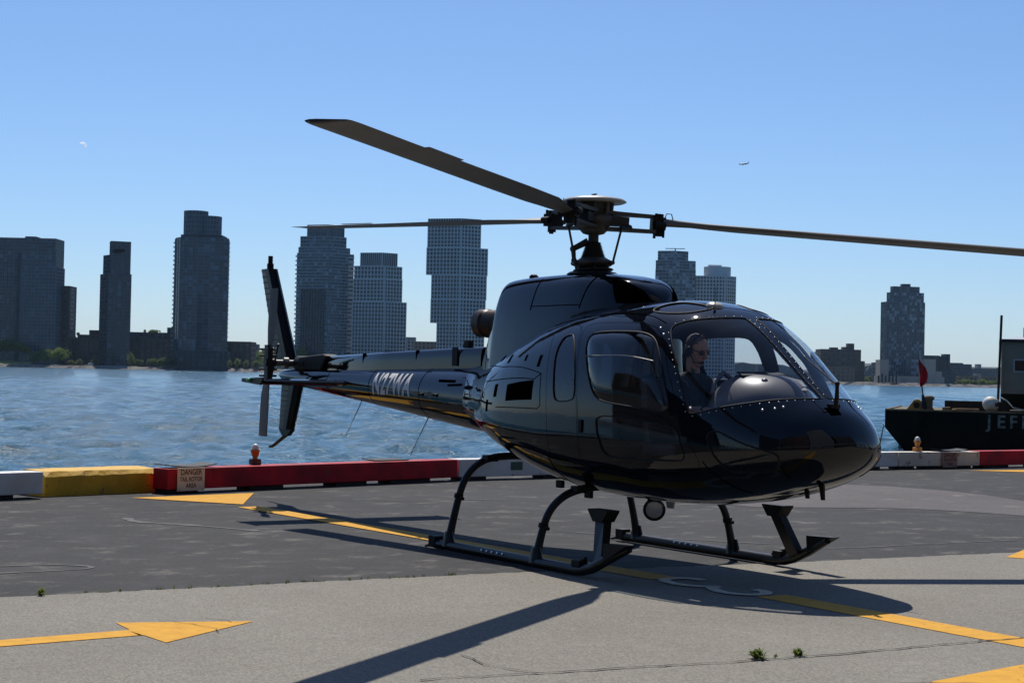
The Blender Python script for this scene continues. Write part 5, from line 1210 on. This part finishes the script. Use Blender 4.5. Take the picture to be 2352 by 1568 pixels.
tower('balcony_tower', 'grey residential tower with pale balcony ends behind the tail fin', 'tower',
      [(fp(679, 752, 808, D, 10, 14), 0, zz(740, 580, D)), (fp(682, 752, 799, D + 1, 9, 12), zz(740, 580, D), zz(740, 566, D)), (fp(686, 750, 790, D + 2, 8, 11), zz(740, 566, D), zz(740, 541, D)), (fp(701, 748, 785, D + 4, 7, 9), zz(740, 541, D), zz(740, 514, D), dict(fl=5, slab=.2, light=.05))],
      C_SLATE, C_GREY, P_BLUE, dict(ST, fl=2.3, bay=2.4, pier=.15, slab=.8, proud=.6, light=.5))
rb = bpy.data.objects['balcony_tower']; q = fp(690, 742, 752, D - .6, 7.5, 0); pn = MB(); fr = MB(); tn = []
wallgrid(fr, pn, (q[0][0] - rb.location.x, q[0][1] - rb.location.y), (q[1][0] - rb.location.x, q[1][1] - rb.location.y), 2, zz(740, 664, D), 3.2, 2.2, .5, .2, .5, tn, .3)
tag(fr.build('facade_frame', C_SLATE, rb), kind='stuff'); o = pn.build('windows', P_NAVY, rb); tag(o, kind='stuff'); o.data.attributes.new('tone', 'FLOAT', 'FACE').data.foreach_set('value', tn)
bal = MB()
for z in np.arange(6, zz(740, 582, D), 3.2):
    for u, dd, w in ((679.5, 10, 1.6), (806, 13.5, 2.6), (800, 12, 1.6)): q = at(u, 700, D + dd) - Vector((rb.location.x, rb.location.y, 0)); bal.box((q.x, q.y, z), (w, w, 1.0))
tag(bal.build('balconies', C_WHITE, rb), kind='stuff')
SG = dict(ST, fl=2.75, bay=2.6, pier=.72, slab=.66, proud=.45, light=.12)
tower('stepped_tower', 'pale gridded tower stepping out to the right, with a ribbed plant box on top', 'tower',
      [(fp(808, 882, 932, D, 8, 12), 0, zz(870, 692, D)), (fp(809, 880, 921, D + .4, 8, 10), zz(870, 692, D), zz(870, 640, D)), (fp(811, 880, 920, D + .8, 7, 9.5), zz(870, 640, D), zz(870, 610, D)), (fp(824, 874, 909, D + 2.5, 6, 8), zz(870, 610, D), zz(870, 579, D), dict(wall=C_WHITE, fl=40, bay=1.6, pier=.4, slab=.4, light=0, proud=.3))],
      C_SLATE, C_WHITE, P_NAVY, SG)
tower('overhang_tower', 'pale gridded tower with overhanging upper storeys right behind the boom', 'tower',
      [(fp(1003, 1054, 1112, D, 7, 9), 0, zz(1050, 742, D)), (fp(988, 1054, 1113.5, D - .5, 8, 9), zz(1050, 742, D), zz(1050, 687, D)), (fp(988.5, 1054, 1115, D - .8, 8, 9), zz(1050, 687, D), zz(1050, 631, D)), (fp(976, 1054, 1116.5, D - 1.2, 9, 9.5), zz(1050, 631, D), zz(1050, 568, D)), (fp(977.5, 1054, 1099.5, D - 1, 9, 7), zz(1050, 568, D), zz(1050, 508, D)), (fp(978, 1054, 1100, D - .8, 9, 7), zz(1050, 508, D), zz(1050, 501, D), dict(fl=3, slab=.1, bay=2, pier=.35, light=0))],
      C_SLATE, C_WHITE, P_NAVY, SG)
DR = 1330
tower('blue_glass_tower', 'blue glass tower with balconies and a thin bar on its roof, over the cabin roof', 'tower',
      [(fp(1503, 1550, 1595, DR, 6, 7), 0, zz(1550, 618, DR)), (fp(1503.5, 1550, 1594.5, DR + .5, 6, 7), zz(1550, 618, DR), zz(1550, 597, DR)), (fp(1508, 1545, 1577, DR + 2, 5, 6), zz(1550, 597, DR), zz(1550, 575, DR))],
      C_SLATE, C_GREY, P_BLUE, dict(ST, fl=2.7, bay=2.8, pier=.25, slab=.6, light=.95))
rb = bpy.data.objects['blue_glass_tower']; q = at(1551, 571, DR + 6) - Vector((rb.location.x, rb.location.y, 0)); MB().box((q.x, q.y, q.z), (15, .8, .5), rz=.9).box((q.x, q.y, q.z - 2), (.6, .6, 4)).build('roof_crane', C_DARK, rb)
tower('pale_tower', 'pale concrete gridded tower with a rounded top, right of the blue glass one', 'tower',
      [(fp(1592, 1664, 1688, DR + 10, 5, 9), 0, zz(1640, 631, DR)), (ngon(1645, DR + 22, 10.5, 9, 16), zz(1640, 631, DR), zz(1640, 609, DR), dict(plain=1, wall=C_WHITE)), (fpf(1624, 1654, DR + 26, 6), zz(1640, 609, DR), zz(1640, 603, DR), dict(plain=1, nm='roof_box', wall=C_WHITE))],
      C_WHITE, C_WHITE, P_NAVY, dict(ST, fl=2.8, bay=2.5, pier=.85, slab=.85, light=.25))
DB = 1420
tower('brown_block', 'brown brick apartment block with a square roof tower, right of the windscreen', 'building',
      [(fpf(1886, 1977, DB, 24), 0, zz(1930, 802, DB)), (fpf(1947, 1962, DB + 8, 8), zz(1930, 802, DB), zz(1950, 788, DB), dict(plain=1)), (fpf(1908, 1925, DB + 8, 8), zz(1930, 802, DB), zz(1915, 797, DB), dict(plain=1)), (fpf(1977, 1986, DB + 2, 20), 0, zz(1980, 829, DB)), (fpf(1936, 1947, DB + 8, 8), zz(1930, 802, DB), zz(1940, 796, DB), dict(plain=1))],
      C_BROWN, C_BROWN, P_DARK, dict(ST, bay=4, pier=1.8, slab=1.3, light=.5))
tower('brown_block', 'lower reddish brick front standing before the brown apartment block', 'building', [(fpf(1900, 1964, DB - 12, 10), 0, zz(1930, 842, DB))], C_TAN, C_TAN, P_DARK, dict(ST, bay=4, pier=1.8, slab=1.3, light=.5))
DT = 1480
tower('blue_slab_tower', 'tall blue-grey glass tower standing alone above the barge flag', 'tower',
      [(fp(2023, 2036, 2123, DT, 14, 6), 0, zz(2070, 693, DT)), (fp(2036, 2046, 2120, DT + 1, 8, 5), zz(2070, 693, DT), zz(2070, 671, DT)), (fp(2044, 2052, 2110, DT + 3, 6, 4), zz(2070, 671, DT), zz(2070, 657, DT), dict(fl=6)), (fpf(2070, 2089, DT + 10, 8), zz(2070, 657, DT), zz(2070, 650, DT), dict(plain=1, nm='roof_box'))],
      C_SLATE, C_FRAME, P_BLUE, dict(ST, fl=2.6, bay=2.3, pier=.45, slab=.3, light=.85))
C_CREAM = facade('cream_block', (0.32, 0.29, 0.27))
tower('pale_podium', 'long low pale windowless hall at the foot of the blue-grey tower', 'building', [(fpf(2021, 2170, DT - 40, 20), 0, zz(2070, 864, DT)), (fpf(2022, 2042, DT - 38, 18), zz(2070, 864, DT), zz(2030, 827, DT), dict(plain=1)), (fpf(2126, 2150, DT - 38, 18), zz(2070, 864, DT), zz(2130, 826, DT), dict(plain=1)), (fpf(2149.5, 2164, DT - 37.5, 18), zz(2070, 864, DT), zz(2130, 853, DT), dict(plain=1))], C_CREAM, C_CREAM, P_DARK, dict(ST, fl=6, bay=12, pier=8, slab=4, light=.1))
def block(ul, ur, v, dep, m, label, pm=P_DARK, name='city_block', depth=25, base=0, light=.4, st=None):
    return tower(name, label, 'building', [(fpf(ul, ur, dep, depth), base, zz((ul + ur) / 2, v, dep))], m, m, pm, st or dict(ST, fl=3.6, bay=4.2, pier=1.8, slab=1.3, light=light))
block(124, 230, 775, D + 30, C_BRICK, 'low dark red brick warehouse between the left glass tower and slim tower')
block(205, 232, 758, D + 60, C_BRICK, 'dark stepped block just left of the slim tower', depth=15)
block(178, 204, 768, D + 70, C_SLATE, 'low grey block with roof trees left of the dark stepped block', depth=15)
block(293, 402, 776, D + 24, C_BRICK, 'low dark red brick building between the slim tower and round-topped tower')
block(293, 392, 763, D + 50, C_SLATE, 'grey row of windows rising behind the red brick building', depth=15)
block(384, 402, 752, D + 40, C_DARK, 'dark block touching the left side of the round-topped tower', depth=15)
block(396, 522, 806, D - 14, C_DARK, 'dark glazed podium along the foot of the round-topped tower', depth=12, light=.6)
block(518, 576, 784, D + 20, C_BRICK, 'plain dark brick block right of the round-topped tower')
block(572, 590, 790, D + 300, C_SLATE, 'small far grey block right of the dark brick block', depth=15)
block(926, 952, 774, D + 500, C_GREY, 'tall-topped hazy far block between the two gridded towers', depth=20)
block(950, 1006, 784, D + 420, C_TAN, 'low hazy far block between the two gridded towers', depth=20)
block(888, 940, 806, D - 6, C_SLATE, 'low dark block at the foot of the stepped tower', depth=12)
block(1688, 1760, 851, 1900, C_GREY, 'low grey far roofline seen through the windscreen', depth=30)
block(1742, 1756, 842, 1920, C_SLATE, 'small far block with raised top seen through the windscreen', depth=20)
block(1760, 1870, 858, 1800, C_SLATE, 'low far row beyond the nose of the helicopter', depth=30)
block(1866, 1885, 822, 1700, C_BROWN, 'small brown block left of the brown apartment block', depth=20)
block(1867, 1876, 808, 1710, C_BROWN, 'narrow brown chimney block left of the brown apartment block', depth=12)
block(1868, 1890, 840, 1690, C_BROWN, 'lower brown wing left of the brown apartment block', depth=12)
block(2012, 2024, 832, DT - 20, C_DARK, 'dark sliver of a block left of the pale podium', depth=16)
block(2122, 2158, 816, DT + 60, C_DARK, 'dark block rising right behind the blue-grey tower', depth=20)
block(2158, 2178, 818, DT + 90, C_DARK, 'dark flat block second right of the blue-grey tower', depth=20)
block(2170, 2182, 813, DT + 120, C_SLATE, 'dark water-tank block on the skyline right of the tower', depth=12)
block(2163, 2196, 853, DT - 20, C_SLATE, 'dark blue block right of the pale podium', depth=14)
block(2178, 2212, 833, DT + 160, C_SLATE, 'grey block with stepped roof toward the right', depth=20)
block(2195, 2232, 836, DT + 240, C_SLATE, 'long grey block further right on the skyline', depth=20)
block(2205, 2247, 863, DT + 60, C_TAN, 'low pinkish building above the right shore trees', depth=14)
block(2244, 2254, 858, DT + 80, C_CREAM, 'small pale building right of the pinkish one', depth=10)
block(2252, 2300, 864, DT + 110, C_TAN, 'low tan sheds on the right shore', depth=14)
block(2232, 2300, 846, DT + 900, C_SLATE, 'hazy far rooftops at right', depth=60)
block(2246, 2254, 836, DT + 1000, C_GREY, 'small square tower on the far right skyline', depth=14)
block(1990, 2012, 858, DT + 700, C_SLATE, 'far low roofs between the brown block and the blue-grey tower', depth=40)
for i, u in enumerate((1996.5, 2003.5)):
    p = at(u, 850, 2100); tag(MB().lathe([(5, 0), (5, 14), (4, 16), (1e-5, zz(u, 838 + i * 2, 2100))], Matrix.Translation((p.x, p.y, 0)), 6, 0, False).build('church_spire', C_SLATE), ('taller thin far church spire left of the blue-grey tower', 'shorter thin far church spire left of the blue-grey tower')[i], 'spire')
M_HILL = mat('far_hill', (0.05, 0.065, 0.06), 0.95, n=(.01, .4, 5))
hl = MB(); vs = []
for i in range(61):
    u = 560 + i * 31; p = at(u, 850, 3600); h = 26 + 9 * math.sin(i * .7) + 5 * math.sin(i * 1.9 + 1) + random.uniform(-3, 3); vs += [(p.x, p.y, 0), (p.x, p.y, h), (p.x + FW.x * 500, p.y + FW.y * 500, h + 4)]
hl.add(vs, [(3 * i + j, 3 * i + 3 + j, 3 * i + 4 + j, 3 * i + 1 + j) for i in range(60) for j in range(2)]); hl.build('hills', M_HILL)['kind'] = 'structure'
# timber dolphins and a small barge by the pale podium, moored boats
t = thing('pile_cluster', 'dark timber piles on a low float before the pale podium', 'piles', tuple(shp(2038, None, 1280)))
for i in range(6): q = shp(2018 + i * 8.2, None, 1280) - Vector(t.location); MB().tube([(q.x, q.y, WATER), (q.x, q.y, 6.2 + (i % 2) * 1.5)], .6, 6).build('pile', M_TIMBER, t)
q0 = shp(2014, None, 1276) - Vector(t.location); q1 = shp(2062, None, 1276) - Vector(t.location); MB().slab([(q0.x, q0.y, WATER), (q1.x, q1.y, WATER), (q1.x, q1.y, WATER + 2), (q0.x, q0.y, WATER + 2)], FW * 4).build('float', M_TIMBER, t)
for u0, u1, m, lab in ((2066, 2098, C_WHITE, 'long pale moored boat below the pale podium'), (2108, 2140, C_GREY, 'grey moored boat right of the long pale boat'), (2168, 2190, C_DARK, 'small dark moored boat near the right shore trees')):
    a_, b_ = shp(u0, None, 1285), shp(u1, None, 1285); t = thing('moored_boat', lab, 'boat', tuple((a_ + b_) / 2), 0, 'boats moored on the far shore'); c_ = (a_ + b_) / 2; a2, b2 = a_ - c_, b_ - c_
    MB().slab([(a2.x, a2.y, WATER - .3), (b2.x, b2.y, WATER - .3), (b2.x * 1.1, b2.y * 1.1, WATER + 1.2), (a2.x, a2.y, WATER + 1.2)], FW * 3.5).build('hull', m, t)
    MB().slab([(a2.x * .5, a2.y * .5, WATER + 1.2), (b2.x * .3, b2.y * .3, WATER + 1.2), (b2.x * .25, b2.y * .25, WATER + 2.6), (a2.x * .5, a2.y * .5, WATER + 2.6)], FW * 2.5).build('cabin', C_GREY, t)
# low quays at the feet of the towers
for u0, u1, dd, m, lab in ((232, 293, -36, C_GREY, 'concrete pier deck under the slim tower'), (360, 524, -34, C_DARK, 'dark quay deck under the round-topped tower')):
    o = MB().prism(fpf(u0, u1, D + dd - 8, 20), WATER - 1, 1.1).build('quay', m); tag(o, lab, 'quay')

# ------------------------------------------------------------------ trees on the far shore
L_DARK = leaf_mat('deep_green_foliage', (0.13, 0.20, 0.04)); L_MID = leaf_mat('mid_green_foliage', (0.18, 0.24, 0.05)); L_PALE = leaf_mat('pale_green_foliage', (0.18, 0.21, 0.07)); L_HAZE = leaf_mat('dull_green_foliage', (0.11, 0.15, 0.05))
M_TRUNK = mat('tree_trunk', (0.06, 0.05, 0.04), .9)
def tree(u, vtop, wpx, dep, m, label, group, vbase=None, n=None):
    p = at(u, 840, dep); top = zz(u, vtop, dep); base = .6 if vbase is None else zz(u, vbase, dep); W2 = wpx / 3987 * dep / 2; H = max(2.0, top - base)
    t = thing('tree', label, 'tree', (p.x, p.y, base), 0, group)
    MB().tube([(0, 0, 0), (.1, 0, H * .35), (0, .1, H * .6)], [H * .035, H * .025, H * .012], 6).build('trunk', M_TRUNK, t)
    b = MB(); n = n or int(260 + 26 * wpx)
    lobes = [(Vector((random.uniform(-.6, .6) * W2, random.uniform(-.6, .6) * W2, H * random.uniform(.38, .72))), random.uniform(.38, .6)) for _ in range(9)] + [(Vector((0, 0, H * .6)), .62), (Vector((0, 0, H * .72)), .45)]
    for i in range(n):
        c, r = random.choice(lobes); d = Vector((random.gauss(0, 1), random.gauss(0, 1), random.gauss(0, 1))).normalized(); rr = r * random.random() ** .35
        q = c + Vector((d.x * W2 * rr, d.y * W2 * rr, d.z * H * .62 * rr)); q.z = min(max(q.z, H * .08), H)
        s_ = random.uniform(.35, .85) * (W2 * .10 + .25); a_ = Vector((random.gauss(0, 1), random.gauss(0, 1), random.gauss(0, 1))).normalized(); e1 = a_.orthogonal().normalized() * s_; e2 = a_.cross(e1).normalized() * s_ * .8
        b.add([q - e1, q - e2 * .6, q + e1, q + e2], [(0, 1, 2, 3)])
    b.build('crown', m, t)
GT = 'trees along the far riverbank'
for a_ in ((-12, 782, 44, 1230, L_DARK, 'dark tree cut by the left picture edge on the grass bank'), (14, 777, 46, 1228, L_DARK, 'tallest dark tree on the grass bank at far left'), (38, 783, 42, 1226, L_DARK, 'middle dark tree on the grass bank at far left'), (58, 794, 34, 1222, L_DARK, 'rightmost dark tree on the grass bank at far left'),
           (80, 806, 34, 1204, L_MID, 'low olive bush left of the two round shore bushes'), (106, 800, 42, 1203, L_MID, 'round green bush in the middle of the left shore group'), (137, 795, 42, 1206, L_MID, 'largest rounded green bush on the left shore, right of its group')):
    tree(*a_, GT, 812 if a_[0] < 70 else None)
for a_ in ((177, 762, 10, D + 70, L_HAZE, 'spindly roof tree left of the slim tower', 772), (168, 770, 18, D + 34, L_DARK, 'small dark tree on the warehouse roof', 780), (331, 756, 8, D + 50, L_HAZE, 'thin roof tree between the slim and round-topped towers', 766), (350, 757, 34, D + 52, L_DARK, 'bushy roof tree left of the round-topped tower', 770),
           (618, 796, 60, 1420, L_PALE, 'broad pale green tree mass left of the tail rotor', None), (590, 802, 36, 1400, L_MID, 'mid green tree right of the dark brick block', None), (650, 798, 40, 1430, L_PALE, 'pale green tree behind the tail gearbox', None), (690, 794, 50, 1180 + 60, L_MID, 'green tree at the foot of the balcony tower', None)):
    tree(*a_[:6], GT, a_[6])
lab = ['low pale bush right of the brick tower on the shore', 'second low bush along the warehouse front', 'low bush touching the left of the slim tower', 'pale tree right of the slim tower foot', 'small bush second right of the slim tower', 'small bush midway between the slim and round-topped towers', 'leafy bush nearest the left of the round-topped podium', 'thin bush below the round-topped podium left corner', 'small bush just right of the round-topped podium', 'second small bush right of the round-topped podium', 'low bush below the dark brick block right end', 'small bush at the waterline left of the tail rotor']
for (u, v, w), l_ in zip(((162, 826, 18), (182, 823, 20), (216, 822, 22), (300, 806, 18), (315, 824, 26), (352, 822, 34), (378, 818, 26), (398, 822, 22), (528, 824, 14), (546, 822, 18), (566, 826, 14), (588, 826, 24)), lab):
    tree(u, v, w, 1206, L_PALE if w < 22 else L_HAZE, l_, GT)
lab = ['leftmost low green tree on the right shore', 'second green tree along the right shore', 'third green tree along the right shore', 'fourth green tree along the right shore', 'fifth green tree along the right shore', 'sixth green tree, left of the barge mast', 'pale far tree between the brown block and church spires', 'dark far tree under the church spires', 'low tree right of the brown block']
for (u, v, w, dp, m), l_ in zip(((2204, 874, 20, 1330, L_HAZE), (2222, 870, 24, 1332, L_MID), (2240, 873, 22, 1330, L_HAZE), (2258, 870, 26, 1334, L_MID), (2276, 873, 24, 1332, L_MID), (2294, 871, 24, 1335, L_HAZE), (2000, 862, 22, 1500, L_HAZE), (2010, 856, 18, 1700, L_DARK), (1990, 866, 16, 1480, L_MID)), lab):
    tree(u, v, w, dp, m, l_, GT)
lot = thing('parked_van', 'tiny white van parked on the shore left of the slim tower', 'van', tuple(shp(208, None, 1206) + Vector((0, 0, .9))))
MB().box((0, 0, 1.1), (5.5, 2.2, 1.6)).build('body', C_WHITE, lot, .2); MB().box((0, 0, .35), (4.4, 2.0, .7)).build('wheels', C_DARK, lot)

# ------------------------------------------------------------------ aeroplane and a scrap of cloud
M_PLANE = mat('airliner_skin', (0.10, 0.13, 0.20), .4)
pp = at(1708, 377, 5200); pl = thing('aeroplane', 'tiny dark airliner climbing in the open sky at right', 'aeroplane', tuple(pp)); pl.rotation_euler = (0, math.radians(2), math.atan2(RT.y, RT.x) + PI)
MB().tube([(15, 0, -.5), (12, 0, 0), (-8, 0, .3), (-14, 0, 1.2)], [.4, 1.9, 1.9, .5], 12).build('fuselage', M_PLANE, pl)
for s_ in (-1, 1): MB().slab([(3, s_ * 1, -.8), (-2, s_ * 1, -.8), (-6, s_ * 15, .6), (-4.5, s_ * 15, .6)], (0, 0, .4)).build('wing', M_PLANE, pl); MB().tube([(4, s_ * 5, -1.6), (0, s_ * 5, -1.6)], 1.0, 8).build('engine', M_PLANE, pl)
MB().slab([(-10, 0, .8), (-14, 0, 1), (-16.5, 0, 6.4), (-14.5, 0, 6.4)], (0, .4, 0)).build('tail_fin', M_PLANE, pl)
M_CLOUD = bpy.data.materials.new('cloud_wisp'); M_CLOUD.use_nodes = True; N = M_CLOUD.node_tree.nodes; L = M_CLOUD.node_tree.links; N.remove(N['Principled BSDF'])
vol = N.new('ShaderNodeVolumePrincipled'); vol.inputs['Anisotropy'].default_value = .45; vol.inputs['Density'].default_value = .16; vol.inputs['Color'].default_value = (1, 1, 1, 1); L.new(vol.outputs[0], N['Material Output'].inputs['Volume'])
cp = at(190, 329, 6000); cl = MB()
cl.ball(cp, (10, 10, 4), 10).ball(cp + RT * 5 + Vector((0, 0, -3)), (6, 6, 6), 10).ball(cp + RT * 9 + Vector((0, 0, -11)), (5, 5, 8), 10)
tag(cl.build('cloud', M_CLOUD), 'tiny white scrap of cloud in the sky at upper left', 'cloud', None, 'stuff')

# ------------------------------------------------------------------ unseen city behind the heliport, blocks added and raised to darken paintwork reflections
def back_block(x, y, w, d, h, m, label):
    poly = [(x, y), (x, y + w), (x + d, y + w), (x + d, y)]
    tower('reflection_building', label, 'building', [(poly, 0, h)], m, m, P_DARK, dict(ST, fl=3.6, bay=3.6, pier=1.7, slab=1.4, light=.4), 'buildings behind the heliport')
C_RED = facade('red_brick', (0.13, 0.07, 0.05))
back_block(95, -150, 72, 25, 96, C_BROWN, 'brown brick tower behind the heliport, mirrored in the cowl')
back_block(90, -72, 50, 22, 82, C_RED, 'red brick block behind the heliport, mirrored in the door')
back_block(96, -16, 60, 25, 112, C_GREY, 'grey high block behind the heliport, mirrored in the nose')
back_block(92, 50, 60, 25, 70, C_BROWN, 'brown block behind the heliport at its north end')
back_block(10, -205, 75, 70, 74, C_SLATE, 'slate block south of the heliport, mirrored in the doors')  # south blocks are added out of view to darken the side paint's reflections
back_block(-120, -150, 60, 75, 40, C_BROWN, 'brown pier warehouse south of the heliport, mirrored in the baggage panels')
o = MB().prism([(-130, -155), (-40, -155), (-40, -85), (-130, -85)], WATER - 3, .0).build('quay', C_GREY); tag(o, 'concrete quay under the brown pier warehouse', 'quay')
rw = thing('reflection_roadway', 'elevated grey roadway on columns along the shore behind the heliport', 'roadway', (62, 0, 0))  # out-of-view roadway added so the paint mirrors something dark
MB().box((0, -20, 8.6), (14, 260, 1.6)).box((-7, -20, 10), (.4, 260, 1.2)).build('deck', C_GREY, rw)
for i in range(14): MB().box((0, -140 + i * 19, 3.9), (1.4, 1.4, 7.8)).build('column', C_GREY, rw)

# ------------------------------------------------------------------ summer haze over the river
M_HAZE = bpy.data.materials.new('haze_air'); M_HAZE.use_nodes = True; N = M_HAZE.node_tree.nodes; L = M_HAZE.node_tree.links; N.remove(N['Principled BSDF'])
hv = N.new('ShaderNodeVolumePrincipled'); hv.inputs['Density'].default_value = 0.000022; hv.inputs['Color'].default_value = (0.55, 0.78, 1.0, 1); hv.inputs['Anisotropy'].default_value = 0.2; L.new(hv.outputs[0], N['Material Output'].inputs['Volume'])
hz = MB().box((CAMP.x, CAMP.y, 70), (13000, 13000, 156)).build('haze', M_HAZE); tag(hz, 'thin blue summer haze over the river and far shore', 'haze', None, 'stuff')
